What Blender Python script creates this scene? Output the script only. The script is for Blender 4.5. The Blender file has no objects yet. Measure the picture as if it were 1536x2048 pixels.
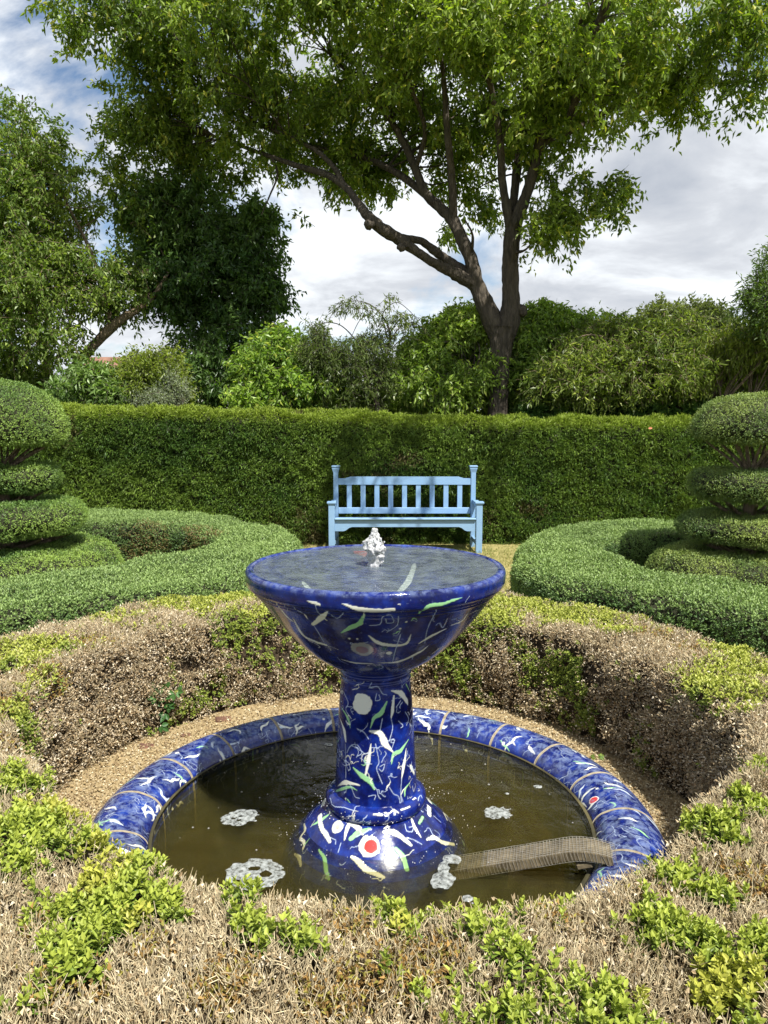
import bpy, math
import numpy as np
from math import radians as R

# ------------------------------------------------------------------ basics
C = bpy.context.scene.collection
SC = bpy.context.scene
RNG = np.random.default_rng(7)
F, PITCH, HC, D0 = 1560.0, R(6.95), 1.59, 2.56
CX = -0.028

def ray(u, v):
    xc = (u - 768) / F; yc = (1024 - v) / F
    return np.array([xc, math.cos(PITCH) + yc * math.sin(PITCH), -math.sin(PITCH) + yc * math.cos(PITCH)])
def Pz(u, v, z):
    k = ray(u, v); return np.array([0, 0, HC]) + k * (z - HC) / k[2]
def PY(u, v, Y):
    k = ray(u, v); return np.array([0, 0, HC]) + k * Y / k[1]
def mpp(Y):            # metres per photo pixel at forward distance Y
    return Y / F

def nrm(a):
    return a / np.maximum(np.linalg.norm(a, axis=-1, keepdims=True), 1e-9)
def rvec(n, rng=RNG):
    return nrm(rng.normal(size=(n, 3)))

def _hash(i, j, k, seed):
    h = (i * 374761393 + j * 668265263 + k * 2147483647 + seed * 1274126177) & 0xFFFFFFFF
    h = ((h ^ (h >> 13)) * 1274126177) & 0xFFFFFFFF
    h = ((h ^ (h >> 16)) * 2246822519) & 0xFFFFFFFF
    return ((h ^ (h >> 15)) & 0xFFFF) / 65535.0
def noise3(P, scale=1.0, seed=0):
    """value noise, -1..1"""
    Q = np.asarray(P, float) * scale
    I = np.floor(Q).astype(np.int64); f = Q - I; f = f * f * (3 - 2 * f)
    out = 0
    for a in (0, 1):
        for b in (0, 1):
            for c in (0, 1):
                w = (f[:, 0] if a else 1 - f[:, 0]) * (f[:, 1] if b else 1 - f[:, 1]) * (f[:, 2] if c else 1 - f[:, 2])
                out = out + w * _hash(I[:, 0] + a, I[:, 1] + b, I[:, 2] + c, seed)
    return out * 2 - 1
def fbm(P, scale=1.0, seed=0, o=3):
    return sum(noise3(P, scale * 2 ** i, seed + i * 17) * 0.5 ** i for i in range(o))

class MB:
    """collects pieces and links them as ONE mesh object"""
    def __init__(s): s.V = []; s.Fa = []; s.Cl = []; s.n = 0
    def add(s, V, Fc, col=(1, 1, 1), mat=0, smooth=False, alpha=1.0):
        V = np.asarray(V, np.float32).reshape(-1, 3)
        col = np.asarray(col, np.float32)
        if col.ndim == 1: col = np.tile(col[None, :], (len(V), 1))
        if col.shape[1] == 3: col = np.hstack([col, np.full((len(V), 1), alpha, np.float32)])
        for f in (Fc if isinstance(Fc, list) else [Fc]):
            f = np.asarray(f, np.int64)
            if len(f): s.Fa.append((f + s.n, mat, smooth))
        s.V.append(V); s.Cl.append(col); s.n += len(V)
        return s
    def build(s, name, mats, parent=None, origin=None):
        V = np.concatenate(s.V)
        if origin is not None: V = V - np.asarray(origin, np.float32)
        me = bpy.data.meshes.new(name)
        for m in (mats if isinstance(mats, (list, tuple)) else [mats]): me.materials.append(m)
        nl = sum(f.size for f, _, _ in s.Fa); npoly = sum(len(f) for f, _, _ in s.Fa)
        me.vertices.add(len(V)); me.loops.add(nl); me.polygons.add(npoly)
        me.vertices.foreach_set('co', V.ravel())
        me.loops.foreach_set('vertex_index', np.concatenate([f.ravel() for f, _, _ in s.Fa]).astype(np.int32))
        tot = np.concatenate([np.full(len(f), f.shape[1]) for f, _, _ in s.Fa])
        me.polygons.foreach_set('loop_start', np.concatenate([[0], np.cumsum(tot)[:-1]]).astype(np.int32))
        me.polygons.foreach_set('material_index', np.concatenate([np.full(len(f), m) for f, m, _ in s.Fa]).astype(np.int32))
        me.polygons.foreach_set('use_smooth', np.concatenate([np.full(len(f), sm) for f, _, sm in s.Fa]))
        at = me.attributes.new('Col', 'FLOAT_COLOR', 'POINT')
        at.data.foreach_set('color', np.concatenate(s.Cl).astype(np.float32).ravel())
        me.update(calc_edges=True)
        o = bpy.data.objects.new(name, me); C.objects.link(o)
        if origin is not None: o.location = origin
        if parent is not None: o.parent = parent
        return o

def tag(o, label, cat, group=None):
    o['label'] = label; o['category'] = cat
    if group: o['group'] = group
    return o
def thing(name, label, cat, group=None):
    o = bpy.data.objects.new(name, None); C.objects.link(o); o.empty_display_size = 0.1
    return tag(o, label, cat, group)
def struct(o, kind='structure'):
    o['kind'] = kind; return o

# ------------------------------------------------------------------ geometry helpers
def grid_faces(nu, nv, cu=False, cv=False):
    i = np.arange(nu if cu else nu - 1); j = np.arange(nv if cv else nv - 1)
    I, J = np.meshgrid(i, j, indexing='ij'); I2 = (I + 1) % nu; J2 = (J + 1) % nv
    return np.stack([I * nv + J, I2 * nv + J, I2 * nv + J2, I * nv + J2], -1).reshape(-1, 4)
def vnormals(V, Fc):
    N = np.zeros_like(V, dtype=float)
    if Fc.shape[1] == 4: fn = np.cross(V[Fc[:, 2]] - V[Fc[:, 0]], V[Fc[:, 3]] - V[Fc[:, 1]])
    else: fn = np.cross(V[Fc[:, 1]] - V[Fc[:, 0]], V[Fc[:, 2]] - V[Fc[:, 0]])
    for k in range(Fc.shape[1]): np.add.at(N, Fc[:, k], fn)
    return nrm(N)
def sample(V, N, Fc, density, rng=RNG, w=None):
    T = np.concatenate([Fc[:, [0, 1, 2]], Fc[:, [0, 2, 3]]]) if Fc.shape[1] == 4 else Fc
    ar = np.linalg.norm(np.cross(V[T[:, 1]] - V[T[:, 0]], V[T[:, 2]] - V[T[:, 0]]), axis=1) / 2
    if w is not None: ar = ar * w(V[T].mean(1))
    n = int(ar.sum() * density)
    t = T[rng.choice(len(T), n, p=ar / ar.sum())]
    a = rng.random((n, 1)); b = rng.random((n, 1)); fl = a + b > 1; a = np.where(fl, 1 - a, a); b = np.where(fl, 1 - b, b)
    P = V[t[:, 0]] * (1 - a - b) + V[t[:, 1]] * a + V[t[:, 2]] * b
    M = nrm(N[t[:, 0]] * (1 - a - b) + N[t[:, 1]] * a + N[t[:, 2]] * b)
    return P, M
def leaves(mb, P, D, N, L, W, col, mat=0, hi=False, fold=0.3, droop=0.12):
    n = len(P)
    if n == 0: return
    L = np.broadcast_to(np.asarray(L, float), (n,))[:, None]; W = np.broadcast_to(np.asarray(W, float), (n,))[:, None]
    D = nrm(D); S = nrm(np.cross(D, N)); U = np.cross(S, D)
    col = np.broadcast_to(np.asarray(col, float), (n, 3))
    if hi:
        a = P + D * L * .32 + fold * .5 * W * U; b = P + D * L * .68 + (fold * .42 * W - droop * .4 * L) * U
        v = np.stack([P, a + S * W * .48, b + S * W * .42, P + D * L - U * droop * L, b - S * W * .42, a - S * W * .48], 1)
        base = np.arange(n)[:, None] * 6
        f = np.concatenate([base + np.array([[0, 3, 2, 1]]), base + np.array([[0, 5, 4, 3]])])
        mb.add(v.reshape(-1, 3), f, np.repeat(col, 6, 0), mat)
    else:
        a = P + D * L * .45 + fold * .5 * W * U
        v = np.stack([P, a + S * W * .5, P + D * L - U * droop * L, a - S * W * .5], 1)
        base = np.arange(n)[:, None] * 4
        f = np.concatenate([base + np.array([[0, 2, 1]]), base + np.array([[0, 3, 2]])])
        mb.add(v.reshape(-1, 3), f, np.repeat(col, 4, 0), mat)
def sticks(mb, P0, P1, r0, r1, col, mat=0, mid=None):
    """many thin three-sided twigs"""
    n = len(P0)
    if n == 0: return
    D = nrm(P1 - P0); A = nrm(np.cross(D, np.array([[.31, .77, .55]]))); B = np.cross(D, A)
    r0 = np.broadcast_to(np.asarray(r0, float), (n,))[:, None]; r1 = np.broadcast_to(np.asarray(r1, float), (n,))[:, None]
    rows = [(P0, r0), (P1, r1)] if mid is None else [(P0, r0), (mid, (r0 + r1) / 2), (P1, r1)]
    v = []
    for (p, r) in rows:
        for k in range(3):
            t = 2.0944 * k; v.append(p + (A * math.cos(t) + B * math.sin(t)) * r)
    m = len(rows); v = np.stack(v, 1)
    q = np.array([[a * 3 + k, a * 3 + (k + 1) % 3, (a + 1) * 3 + (k + 1) % 3, (a + 1) * 3 + k] for a in range(m - 1) for k in range(3)])
    f = (np.arange(n)[:, None, None] * (3 * m) + q[None]).reshape(-1, 4)
    col = np.broadcast_to(np.asarray(col, float), (n, 3))
    mb.add(v.reshape(-1, 3), f, np.repeat(col, 3 * m, 0), mat, True)
def catmull(P, sub):
    P = np.asarray(P, float); n = len(P)
    Q = np.vstack([2 * P[0] - P[1], P, 2 * P[-1] - P[-2]]); out = []
    for i in range(n - 1):
        p0, p1, p2, p3 = Q[i:i + 4]
        for t in np.linspace(0, 1, sub, endpoint=False):
            out.append(.5 * (2 * p1 + (p2 - p0) * t + (2 * p0 - 5 * p1 + 4 * p2 - p3) * t * t + (3 * p1 - p0 - 3 * p2 + p3) * t ** 3))
    out.append(P[-1]); return np.array(out)
def tube(mb, P, r, sides=10, col=(1, 1, 1), mat=0, lump=0.0, cap=True, seed=0):
    P = np.asarray(P, float); r = np.asarray(r, float) * np.ones(len(P))
    T = nrm(np.gradient(P, axis=0)); A = np.zeros_like(P)
    a = np.cross(T[0], [0.2, 0.9, 0.1]); 
    for i in range(len(P)):
        a = a - T[i] * np.dot(a, T[i]); a = a / max(np.linalg.norm(a), 1e-9); A[i] = a
    B = np.cross(T, A); th = np.arange(sides) * 2 * math.pi / sides
    V = P[:, None] + (A[:, None] * np.cos(th)[None, :, None] + B[:, None] * np.sin(th)[None, :, None]) * r[:, None, None]
    V = V.reshape(-1, 3)
    if lump:
        ctr = np.repeat(P, sides, 0); rr = np.repeat(r, sides)
        V = ctr + (V - ctr) * (1 + lump * fbm(V / np.maximum(rr.mean(), .01), 1.1, seed, 2))[:, None]
    f = [grid_faces(len(P), sides, False, True)]
    if cap:
        V = np.vstack([V, P[0], P[-1]]); n = len(P) * sides
        k = np.arange(sides); k2 = (k + 1) % sides
        f.append(np.stack([k2, k, np.full(sides, n)], 1)); f.append(np.stack([n - sides + k, n - sides + k2, np.full(sides, n + 1)], 1))
    mb.add(V, f, col, mat, True)
def box(mb, lo, hi, col=(1, 1, 1), mat=0, b=0.003, rot=None):
    """bevelled box"""
    lo = np.array(lo, float); hi = np.array(hi, float); b = min(b, (hi - lo).min() * .3)
    V = []; 
    for sx in (0, 1):
        for sy in (0, 1):
            for sz in (0, 1):
                for ax in range(3):
                    s = np.array([sx, sy, sz]); p = np.where(s == 0, lo, hi).astype(float)
                    ins = np.where(s == 0, b, -b); q = p + ins; q[ax] = p[ax]; V.append(q)
    V = np.array(V); idx = lambda x, y, z, a: ((x * 2 + y) * 2 + z) * 3 + a
    f4 = []; f3 = []
    def quad(a): f4.append(a)
    for s in (0, 1):
        quad([idx(s, 0, 0, 0), idx(s, 1, 0, 0), idx(s, 1, 1, 0), idx(s, 0, 1, 0)])
        quad([idx(0, s, 0, 1), idx(0, s, 1, 1), idx(1, s, 1, 1), idx(1, s, 0, 1)])
        quad([idx(0, 0, s, 2), idx(1, 0, s, 2), idx(1, 1, s, 2), idx(0, 1, s, 2)])
    for s in (0, 1):
        for t in (0, 1):
            quad([idx(s, t, 0, 0), idx(s, t, 1, 0), idx(s, t, 1, 1), idx(s, t, 0, 1)])
            quad([idx(s, 0, t, 0), idx(s, 1, t, 0), idx(s, 1, t, 2), idx(s, 0, t, 2)])
            quad([idx(0, s, t, 1), idx(1, s, t, 1), idx(1, s, t, 2), idx(0, s, t, 2)])
    for x in (0, 1):
        for y in (0, 1):
            for z in (0, 1): f3.append([idx(x, y, z, 0), idx(x, y, z, 1), idx(x, y, z, 2)])
    f4 = np.array(f4); f3 = np.array(f3); c = V.mean(0)
    def fix(f):
        m = V[f].mean(1) - c
        n = np.cross(V[f[:, 1]] - V[f[:, 0]], V[f[:, 2]] - V[f[:, 0]])
        # degenerate normals cannot happen: every face has area
        bad = (n * m).sum(1) < 0; f = f.copy(); f[bad] = f[bad][:, ::-1]; return f
    f4, f3 = fix(f4), fix(f3)
    if rot is not None: V = (V - c) @ np.asarray(rot).T + c
    mb.add(V, [f4, f3], col, mat, False)
def extrude(mb, pts, y0, y1, col=(1, 1, 1), mat=0):
    """outline in x,z (counter-clockwise seen from -y) given thickness along y"""
    n = len(pts); p = np.array(pts, float)
    V = np.vstack([np.column_stack([p[:, 0], np.full(n, y0), p[:, 1]]), np.column_stack([p[:, 0], np.full(n, y1), p[:, 1]])])
    k = np.arange(n); k2 = (k + 1) % n
    f = [np.stack([k, n + k, n + k2, k2], 1)[:, ::-1], k[None, :], (n + k)[None, ::-1]]
    mb.add(V, f, col, mat)
def lathe(prof, seg, ctr=(0, 0, 0), closed=True):
    prof = np.asarray(prof, float); th = np.arange(seg) * 2 * math.pi / seg
    V = np.stack([np.outer(np.cos(th), prof[:, 0]) + ctr[0], np.outer(np.sin(th), prof[:, 0]) + ctr[1], np.tile(prof[:, 1] + ctr[2], (seg, 1))], -1)
    return V.reshape(-1, 3), grid_faces(seg, len(prof), True, False)
def resample(p, step):
    p = np.asarray(p, float); s = np.concatenate([[0], np.cumsum(np.linalg.norm(np.diff(p, axis=0), axis=1))])
    n = max(2, int(s[-1] / step) + 1); t = np.linspace(0, s[-1], n)
    return np.stack([np.interp(t, s, p[:, k]) for k in range(p.shape[1])], 1)
def band(A, B, h, step=.05, rnd=.09, closed=False, amp=.02, nscale=4.0, seed=0, z0=0.0):
    """hedge body between two ground curves; returns verts, faces (outward), normals"""
    A = np.asarray(A, float); B = np.asarray(B, float); h = np.asarray(h, float) * np.ones(len(A))
    w = float(np.linalg.norm(A - B, axis=1).mean()); hm = h.mean()
    pr = [(0, t) for t in np.linspace(0, 1 - rnd / hm, max(3, int(hm / step)))]
    pr += [(rnd / w * (1 - math.cos(t)), 1 - rnd / hm * (1 - math.sin(t))) for t in np.linspace(.25, 1.3, 4)]
    pr += [(t, 1.0) for t in np.linspace(rnd / w, 1 - rnd / w, max(3, int((w - 2 * rnd) / step)))]
    pr += [(1 - a, b) for a, b in pr[::-1] if b < .9999]
    pr = np.array(pr)
    xy = A[:, None] * (1 - pr[None, :, 0:1]) + B[:, None] * pr[None, :, 0:1]
    V = np.concatenate([xy, (z0 + h[:, None] * pr[None, :, 1])[..., None]], -1)
    if not closed:   # rounded ends
        for e, s in ((0, 1), (-1, -1)):
            m = V[e].mean(0); V[e] = m + (V[e] - m) * np.array([.6, .6, .9])
    nu, nv = V.shape[:2]; V = V.reshape(-1, 3); Fc = grid_faces(nu, nv, closed, False)
    N = vnormals(V, Fc)
    up = V[:, 2] > z0 + hm * .97
    if (N[up][:, 2].mean() if up.any() else 1) < 0: Fc = Fc[:, ::-1]; N = -N
    if not closed:
        caps = []
        for e in (0, nu - 1):
            k = np.arange(nv - 1); ring = e * nv
            caps.append(np.stack([ring + k, ring + k + 1, np.full(nv - 1, ring), np.full(nv - 1, ring)], 1))
    if amp: V = V + N * (amp * fbm(V, nscale, seed, 3))[:, None]
    V[:, 2] = np.maximum(V[:, 2], z0)
    N = vnormals(V, Fc)
    if not closed:
        T = []
        for e in (0, nu - 1):
            j = np.arange(nv // 2)
            q = np.stack([e * nv + j, e * nv + j + 1, e * nv + nv - 2 - j, e * nv + nv - 1 - j], 1)
            q = q[(q[:, 1] != q[:, 2])]
            T.append(q if e == 0 else q[:, ::-1])
        Fc = np.vstack([Fc] + T)
    return V, Fc, N

# ------------------------------------------------------------------ materials
def newmat(name):
    m = bpy.data.materials.new(name); m.use_nodes = True; nt = m.node_tree
    for n in list(nt.nodes): nt.nodes.remove(n)
    return m, nt, nt.nodes, nt.links
def node(nt, t, **kw):
    n = nt.nodes.new(t)
    for k, v in kw.items():
        if k in n.inputs: n.inputs[k].default_value = v
        else: setattr(n, k, v)
    return n
def noise_node(nt, scale, detail=4, rough=.55, coord='Object', dist=0.0):
    tc = nt.nodes.new('ShaderNodeTexCoord'); n = nt.nodes.new('ShaderNodeTexNoise')
    n.inputs['Scale'].default_value = scale; n.inputs['Detail'].default_value = detail
    n.inputs['Roughness'].default_value = rough; n.inputs['Distortion'].default_value = dist
    nt.links.new(tc.outputs[coord], n.inputs['Vector']); return n
def ramp(nt, src, stops):
    r = nt.nodes.new('ShaderNodeValToRGB'); nt.links.new(src, r.inputs['Fac'])
    e = r.color_ramp.elements
    while len(e) < len(stops): e.new(.5)
    for k, (p, c) in enumerate(stops):
        e[k].position = p; e[k].color = (c[0], c[1], c[2], 1) if hasattr(c, '__len__') else (c, c, c, 1)
    return r
def bump(nt, src, strength, dist, bs=None):
    b = nt.nodes.new('ShaderNodeBump'); b.inputs['Strength'].default_value = strength; b.inputs['Distance'].default_value = dist
    nt.links.new(src, b.inputs['Height'])
    if bs: nt.links.new(b.outputs['Normal'], bs.inputs['Normal'])
    return b
def leaf_mat(name, transl=.35, rough=.45, spec=.4, tcol=(1.3, 1.45, .45)):
    m, nt, N, L = newmat(name)
    a = node(nt, 'ShaderNodeAttribute', attribute_name='Col')
    b = node(nt, 'ShaderNodeBsdfPrincipled', Roughness=rough); b.inputs['Specular IOR Level'].default_value = spec
    L.new(a.outputs['Color'], b.inputs['Base Color'])
    t = node(nt, 'ShaderNodeBsdfTranslucent'); mx = node(nt, 'ShaderNodeMixShader', Fac=transl)
    mu = node(nt, 'ShaderNodeMix', data_type='RGBA', blend_type='MULTIPLY'); mu.inputs['Factor'].default_value = 1
    L.new(a.outputs['Color'], mu.inputs['A']); mu.inputs['B'].default_value = (*tcol, 1)
    L.new(mu.outputs['Result'], t.inputs['Color'])
    o = node(nt, 'ShaderNodeOutputMaterial')
    L.new(b.outputs[0], mx.inputs[1]); L.new(t.outputs[0], mx.inputs[2]); L.new(mx.outputs[0], o.inputs['Surface'])
    return m
def solid(name, c1, c2, scale=8, rough=.8, bstr=.3, bdist=.01, detail=6, spec=.3, attr=False):
    m, nt, N, L = newmat(name)
    b = node(nt, 'ShaderNodeBsdfPrincipled', Roughness=rough); b.inputs['Specular IOR Level'].default_value = spec
    n = noise_node(nt, scale, detail); r = ramp(nt, n.outputs['Fac'], [(.3, c1), (.7, c2)])
    if attr:
        a = node(nt, 'ShaderNodeAttribute', attribute_name='Col')
        mu = node(nt, 'ShaderNodeMix', data_type='RGBA', blend_type='MULTIPLY'); mu.inputs['Factor'].default_value = 1
        L.new(r.outputs[0], mu.inputs['A']); L.new(a.outputs['Color'], mu.inputs['B']); L.new(mu.outputs['Result'], b.inputs['Base Color'])
    else: L.new(r.outputs[0], b.inputs['Base Color'])
    if bstr: bump(nt, n.outputs['Fac'], bstr, bdist, b)
    o = node(nt, 'ShaderNodeOutputMaterial'); L.new(b.outputs[0], o.inputs['Surface']); return m

M_LEAF = leaf_mat('leaf', .45, .42, .45)
M_BOX = leaf_mat('box_leaf', .22, .5, .35, (1.2, 1.4, .5))
M_YEW = leaf_mat('yew_leaf', .15, .5, .35, (1.2, 1.4, .5))
M_DRY = leaf_mat('dry_leaf', .12, .8, .2, (1.1, 1., .7))
M_TWIG = solid('twig_core', (.025, .018, .010), (.065, .045, .025), 40, .9, .6, .02)
M_YCORE = solid('hedge_core', (.012, .016, .006), (.04, .04, .018), 30, .9, .6, .02)
M_EARTH = solid('earth', (.07, .045, .025), (.16, .11, .06), 14, .95, .8, .02)
M_FIELD = solid('field', (.06, .075, .025), (.13, .13, .05), 3, .95, .5, .03)
M_LAWN = solid('lawn_turf', (.19, .17, .06), (.36, .30, .12), 9, .95, .6, .02)
M_BRICK = solid('broken_brick', (.07, .04, .028), (.18, .085, .055), 30, .9, .6, .006)

def bark_mat(name, c1, c2, sc=6):
    m, nt, N, L = newmat(name)
    b = node(nt, 'ShaderNodeBsdfPrincipled', Roughness=.9); b.inputs['Specular IOR Level'].default_value = .2
    tc = node(nt, 'ShaderNodeTexCoord'); mp = node(nt, 'ShaderNodeMapping'); mp.inputs['Scale'].default_value = (1, 1, .28)
    L.new(tc.outputs['Object'], mp.inputs['Vector'])
    n = node(nt, 'ShaderNodeTexNoise', Scale=sc * 3, Detail=8, Roughness=.65); L.new(mp.outputs[0], n.inputs['Vector'])
    v = node(nt, 'ShaderNodeTexVoronoi', Scale=sc * 6); L.new(mp.outputs[0], v.inputs['Vector'])
    r = ramp(nt, n.outputs['Fac'], [(.3, c1), (.55, c2), (.75, tuple(x * 1.5 for x in c2))]); L.new(r.outputs[0], b.inputs['Base Color'])
    ad = node(nt, 'ShaderNodeMath', operation='ADD'); L.new(n.outputs['Fac'], ad.inputs[0]); L.new(v.outputs['Distance'], ad.inputs[1])
    bump(nt, ad.outputs[0], .7, .03, b)
    o = node(nt, 'ShaderNodeOutputMaterial'); L.new(b.outputs[0], o.inputs['Surface']); return m
M_BARK = bark_mat('bark', (.032, .027, .021), (.085, .07, .053))
M_BARK2 = bark_mat('pale_bark', (.10, .075, .05), (.24, .18, .12))

# ------------------------------------------------------------------ camera, sky, sun
cam = bpy.data.cameras.new('camera'); co = bpy.data.objects.new('camera', cam); C.objects.link(co)
co.location = (0, 0, HC); co.rotation_euler = (R(90) - PITCH, 0, 0)
cam.sensor_fit = 'VERTICAL'; cam.sensor_height = 24; cam.lens = F / 2048 * 24; cam.clip_start = .05; cam.clip_end = 3000
SC.camera = co
SUN_AZ_VEC = np.array([.52, -.85]); SUN_EL = R(57)
w = bpy.data.worlds.new('World'); SC.world = w; w.use_nodes = True; nt = w.node_tree
for n in list(nt.nodes): nt.nodes.remove(n)
L = nt.links
sky = node(nt, 'ShaderNodeTexSky', sky_type='NISHITA', sun_disc=False, sun_elevation=SUN_EL,
           sun_rotation=math.atan2(SUN_AZ_VEC[0], SUN_AZ_VEC[1]), air_density=1.0, dust_density=.6, ozone_density=1.5)
tc = node(nt, 'ShaderNodeTexCoord'); sx = node(nt, 'ShaderNodeSeparateXYZ'); L.new(tc.outputs['Generated'], sx.inputs[0])
def math_(op, a, b=None, clamp=False):
    n = node(nt, 'ShaderNodeMath', operation=op); n.use_clamp = clamp
    for i, x in enumerate((a, b)):
        if x is None: continue
        if hasattr(x, 'is_linked') or hasattr(x, 'links'): L.new(x, n.inputs[i])
        else: n.inputs[i].default_value = x
    return n.outputs[0]
zz = math_('MAXIMUM', sx.outputs['Z'], 0.0); den = math_('ADD', zz, .30)
px = math_('DIVIDE', sx.outputs['X'], den); py = math_('DIVIDE', sx.outputs['Y'], den)
cb = node(nt, 'ShaderNodeCombineXYZ'); L.new(px, cb.inputs[0]); L.new(py, cb.inputs[1]); L.new(zz, cb.inputs[2])
mp = node(nt, 'ShaderNodeMapping'); mp.inputs['Location'].default_value = (5.3, 1.1, 0.0); mp.inputs['Rotation'].default_value = (0, 0, R(-9)); L.new(cb.outputs[0], mp.inputs['Vector'])
n1 = node(nt, 'ShaderNodeTexNoise', Scale=1.35, Detail=11, Roughness=.58, Distortion=.35); L.new(mp.outputs[0], n1.inputs['Vector'])
mp2 = node(nt, 'ShaderNodeMapping'); mp2.inputs['Location'].default_value = (5.22, 1.06, .06); mp2.inputs['Rotation'].default_value = (0, 0, R(-9)); L.new(cb.outputs[0], mp2.inputs['Vector'])
n2 = node(nt, 'ShaderNodeTexNoise', Scale=2.4, Detail=10, Roughness=.57, Distortion=.3); L.new(mp2.outputs[0], n2.inputs['Vector'])
cover = ramp(nt, n1.outputs['Fac'], [(.41, 0.0), (.485, 1.0)])
CLW = 8.3
shade = ramp(nt, n2.outputs['Fac'], [(.43, (.95 * CLW, .99 * CLW, 1.03 * CLW)), (.56, (.64 * CLW, .67 * CLW, .72 * CLW)), (.70, (.46 * CLW, .50 * CLW, .57 * CLW))])
mx = node(nt, 'ShaderNodeMix', data_type='RGBA'); L.new(cover.outputs[0], mx.inputs['Factor'])
skb = node(nt, 'ShaderNodeMix', data_type='RGBA', blend_type='MULTIPLY'); skb.inputs['Factor'].default_value = 1
L.new(sky.outputs[0], skb.inputs['A']); skb.inputs['B'].default_value = (1.0, 1.0, 1.0, 1)
L.new(skb.outputs['Result'], mx.inputs['A']); L.new(shade.outputs[0], mx.inputs['B'])
bg = node(nt, 'ShaderNodeBackground', Strength=.075); L.new(mx.outputs['Result'], bg.inputs['Color'])
wo = node(nt, 'ShaderNodeOutputWorld'); L.new(bg.outputs[0], wo.inputs['Surface'])
sl = bpy.data.lights.new('sun', 'SUN'); sl.energy = 4.9; sl.angle = R(.5); sl.color = (1, .965, .90)
so = bpy.data.objects.new('sun', sl); C.objects.link(so)
from mathutils import Vector
sv = Vector((SUN_AZ_VEC[0] * math.cos(SUN_EL), SUN_AZ_VEC[1] * math.cos(SUN_EL), math.sin(SUN_EL)))
so.rotation_euler = sv.to_track_quat('Z', 'Y').to_euler(); so.location = (6, -4, 12)
SC.view_settings.view_transform = 'Standard'; SC.view_settings.look = 'None'
SC.view_settings.exposure = .85; SC.view_settings.gamma = 1
cy = SC.cycles
cy.max_bounces = 8; cy.diffuse_bounces = 4; cy.glossy_bounces = 3; cy.transmission_bounces = 6; cy.transparent_max_bounces = 20
cy.caustics_reflective = False; cy.caustics_refractive = False
cy.use_adaptive_sampling = True; cy.adaptive_threshold = .015
cy.use_denoising = True
try: cy.denoiser = 'OPENIMAGEDENOISE'; cy.denoising_input_passes = 'RGB_ALBEDO_NORMAL'; cy.denoising_prefilter = 'ACCURATE'
except Exception: pass
# ------------------------------------------------------------------ ground
mb = MB(); g = np.array([(-400, -60, 0), (400, -60, 0), (400, 700, 0), (-400, 700, 0)]); mb.add(g, np.array([[0, 1, 2, 3]]))
struct(mb.build('ground', M_FIELD))
mb = MB(); mb.add(np.array([(-9, 3.6, .004), (9, 3.6, .004), (9, 11, .004), (-9, 11, .004)]), np.array([[0, 1, 2, 3]]))
struct(mb.build('lawn', M_LAWN))
th = np.linspace(0, 2 * math.pi, 64, endpoint=False)
mb = MB(); V = np.vstack([[[CX, D0, .008]], np.column_stack([CX + 1.95 * np.cos(th), D0 + 1.95 * np.sin(th), np.full(64, .008)])])
k = np.arange(64); mb.add(V, np.stack([np.zeros(64, int), 1 + k, 1 + (k + 1) % 64], 1)); struct(mb.build('earth', M_EARTH))
# grass blades
mb = MB(); n = 42000
P = np.column_stack([RNG.uniform(-1.6, 1.9, n), RNG.uniform(4.3, 9.7, n), np.full(n, .003)])
keep = (noise3(P, 3, 4) + RNG.uniform(-.6, .9, n)) > -.3; P = P[keep]; n = len(P)
D = nrm(rvec(n) * .7 + np.array([0, 0, 1.0])); mixv = np.clip(.5 + .5 * noise3(P, 1.3, 9) + RNG.normal(0, .2, n), 0, 1)[:, None]
col = np.array([.31, .28, .09]) * (1 - mixv) + np.array([.16, .215, .05]) * mixv
leaves(mb, P, D, rvec(n), RNG.uniform(.02, .05, n), .004, col)
struct(mb.build('grass', M_DRY), 'stuff')

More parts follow.
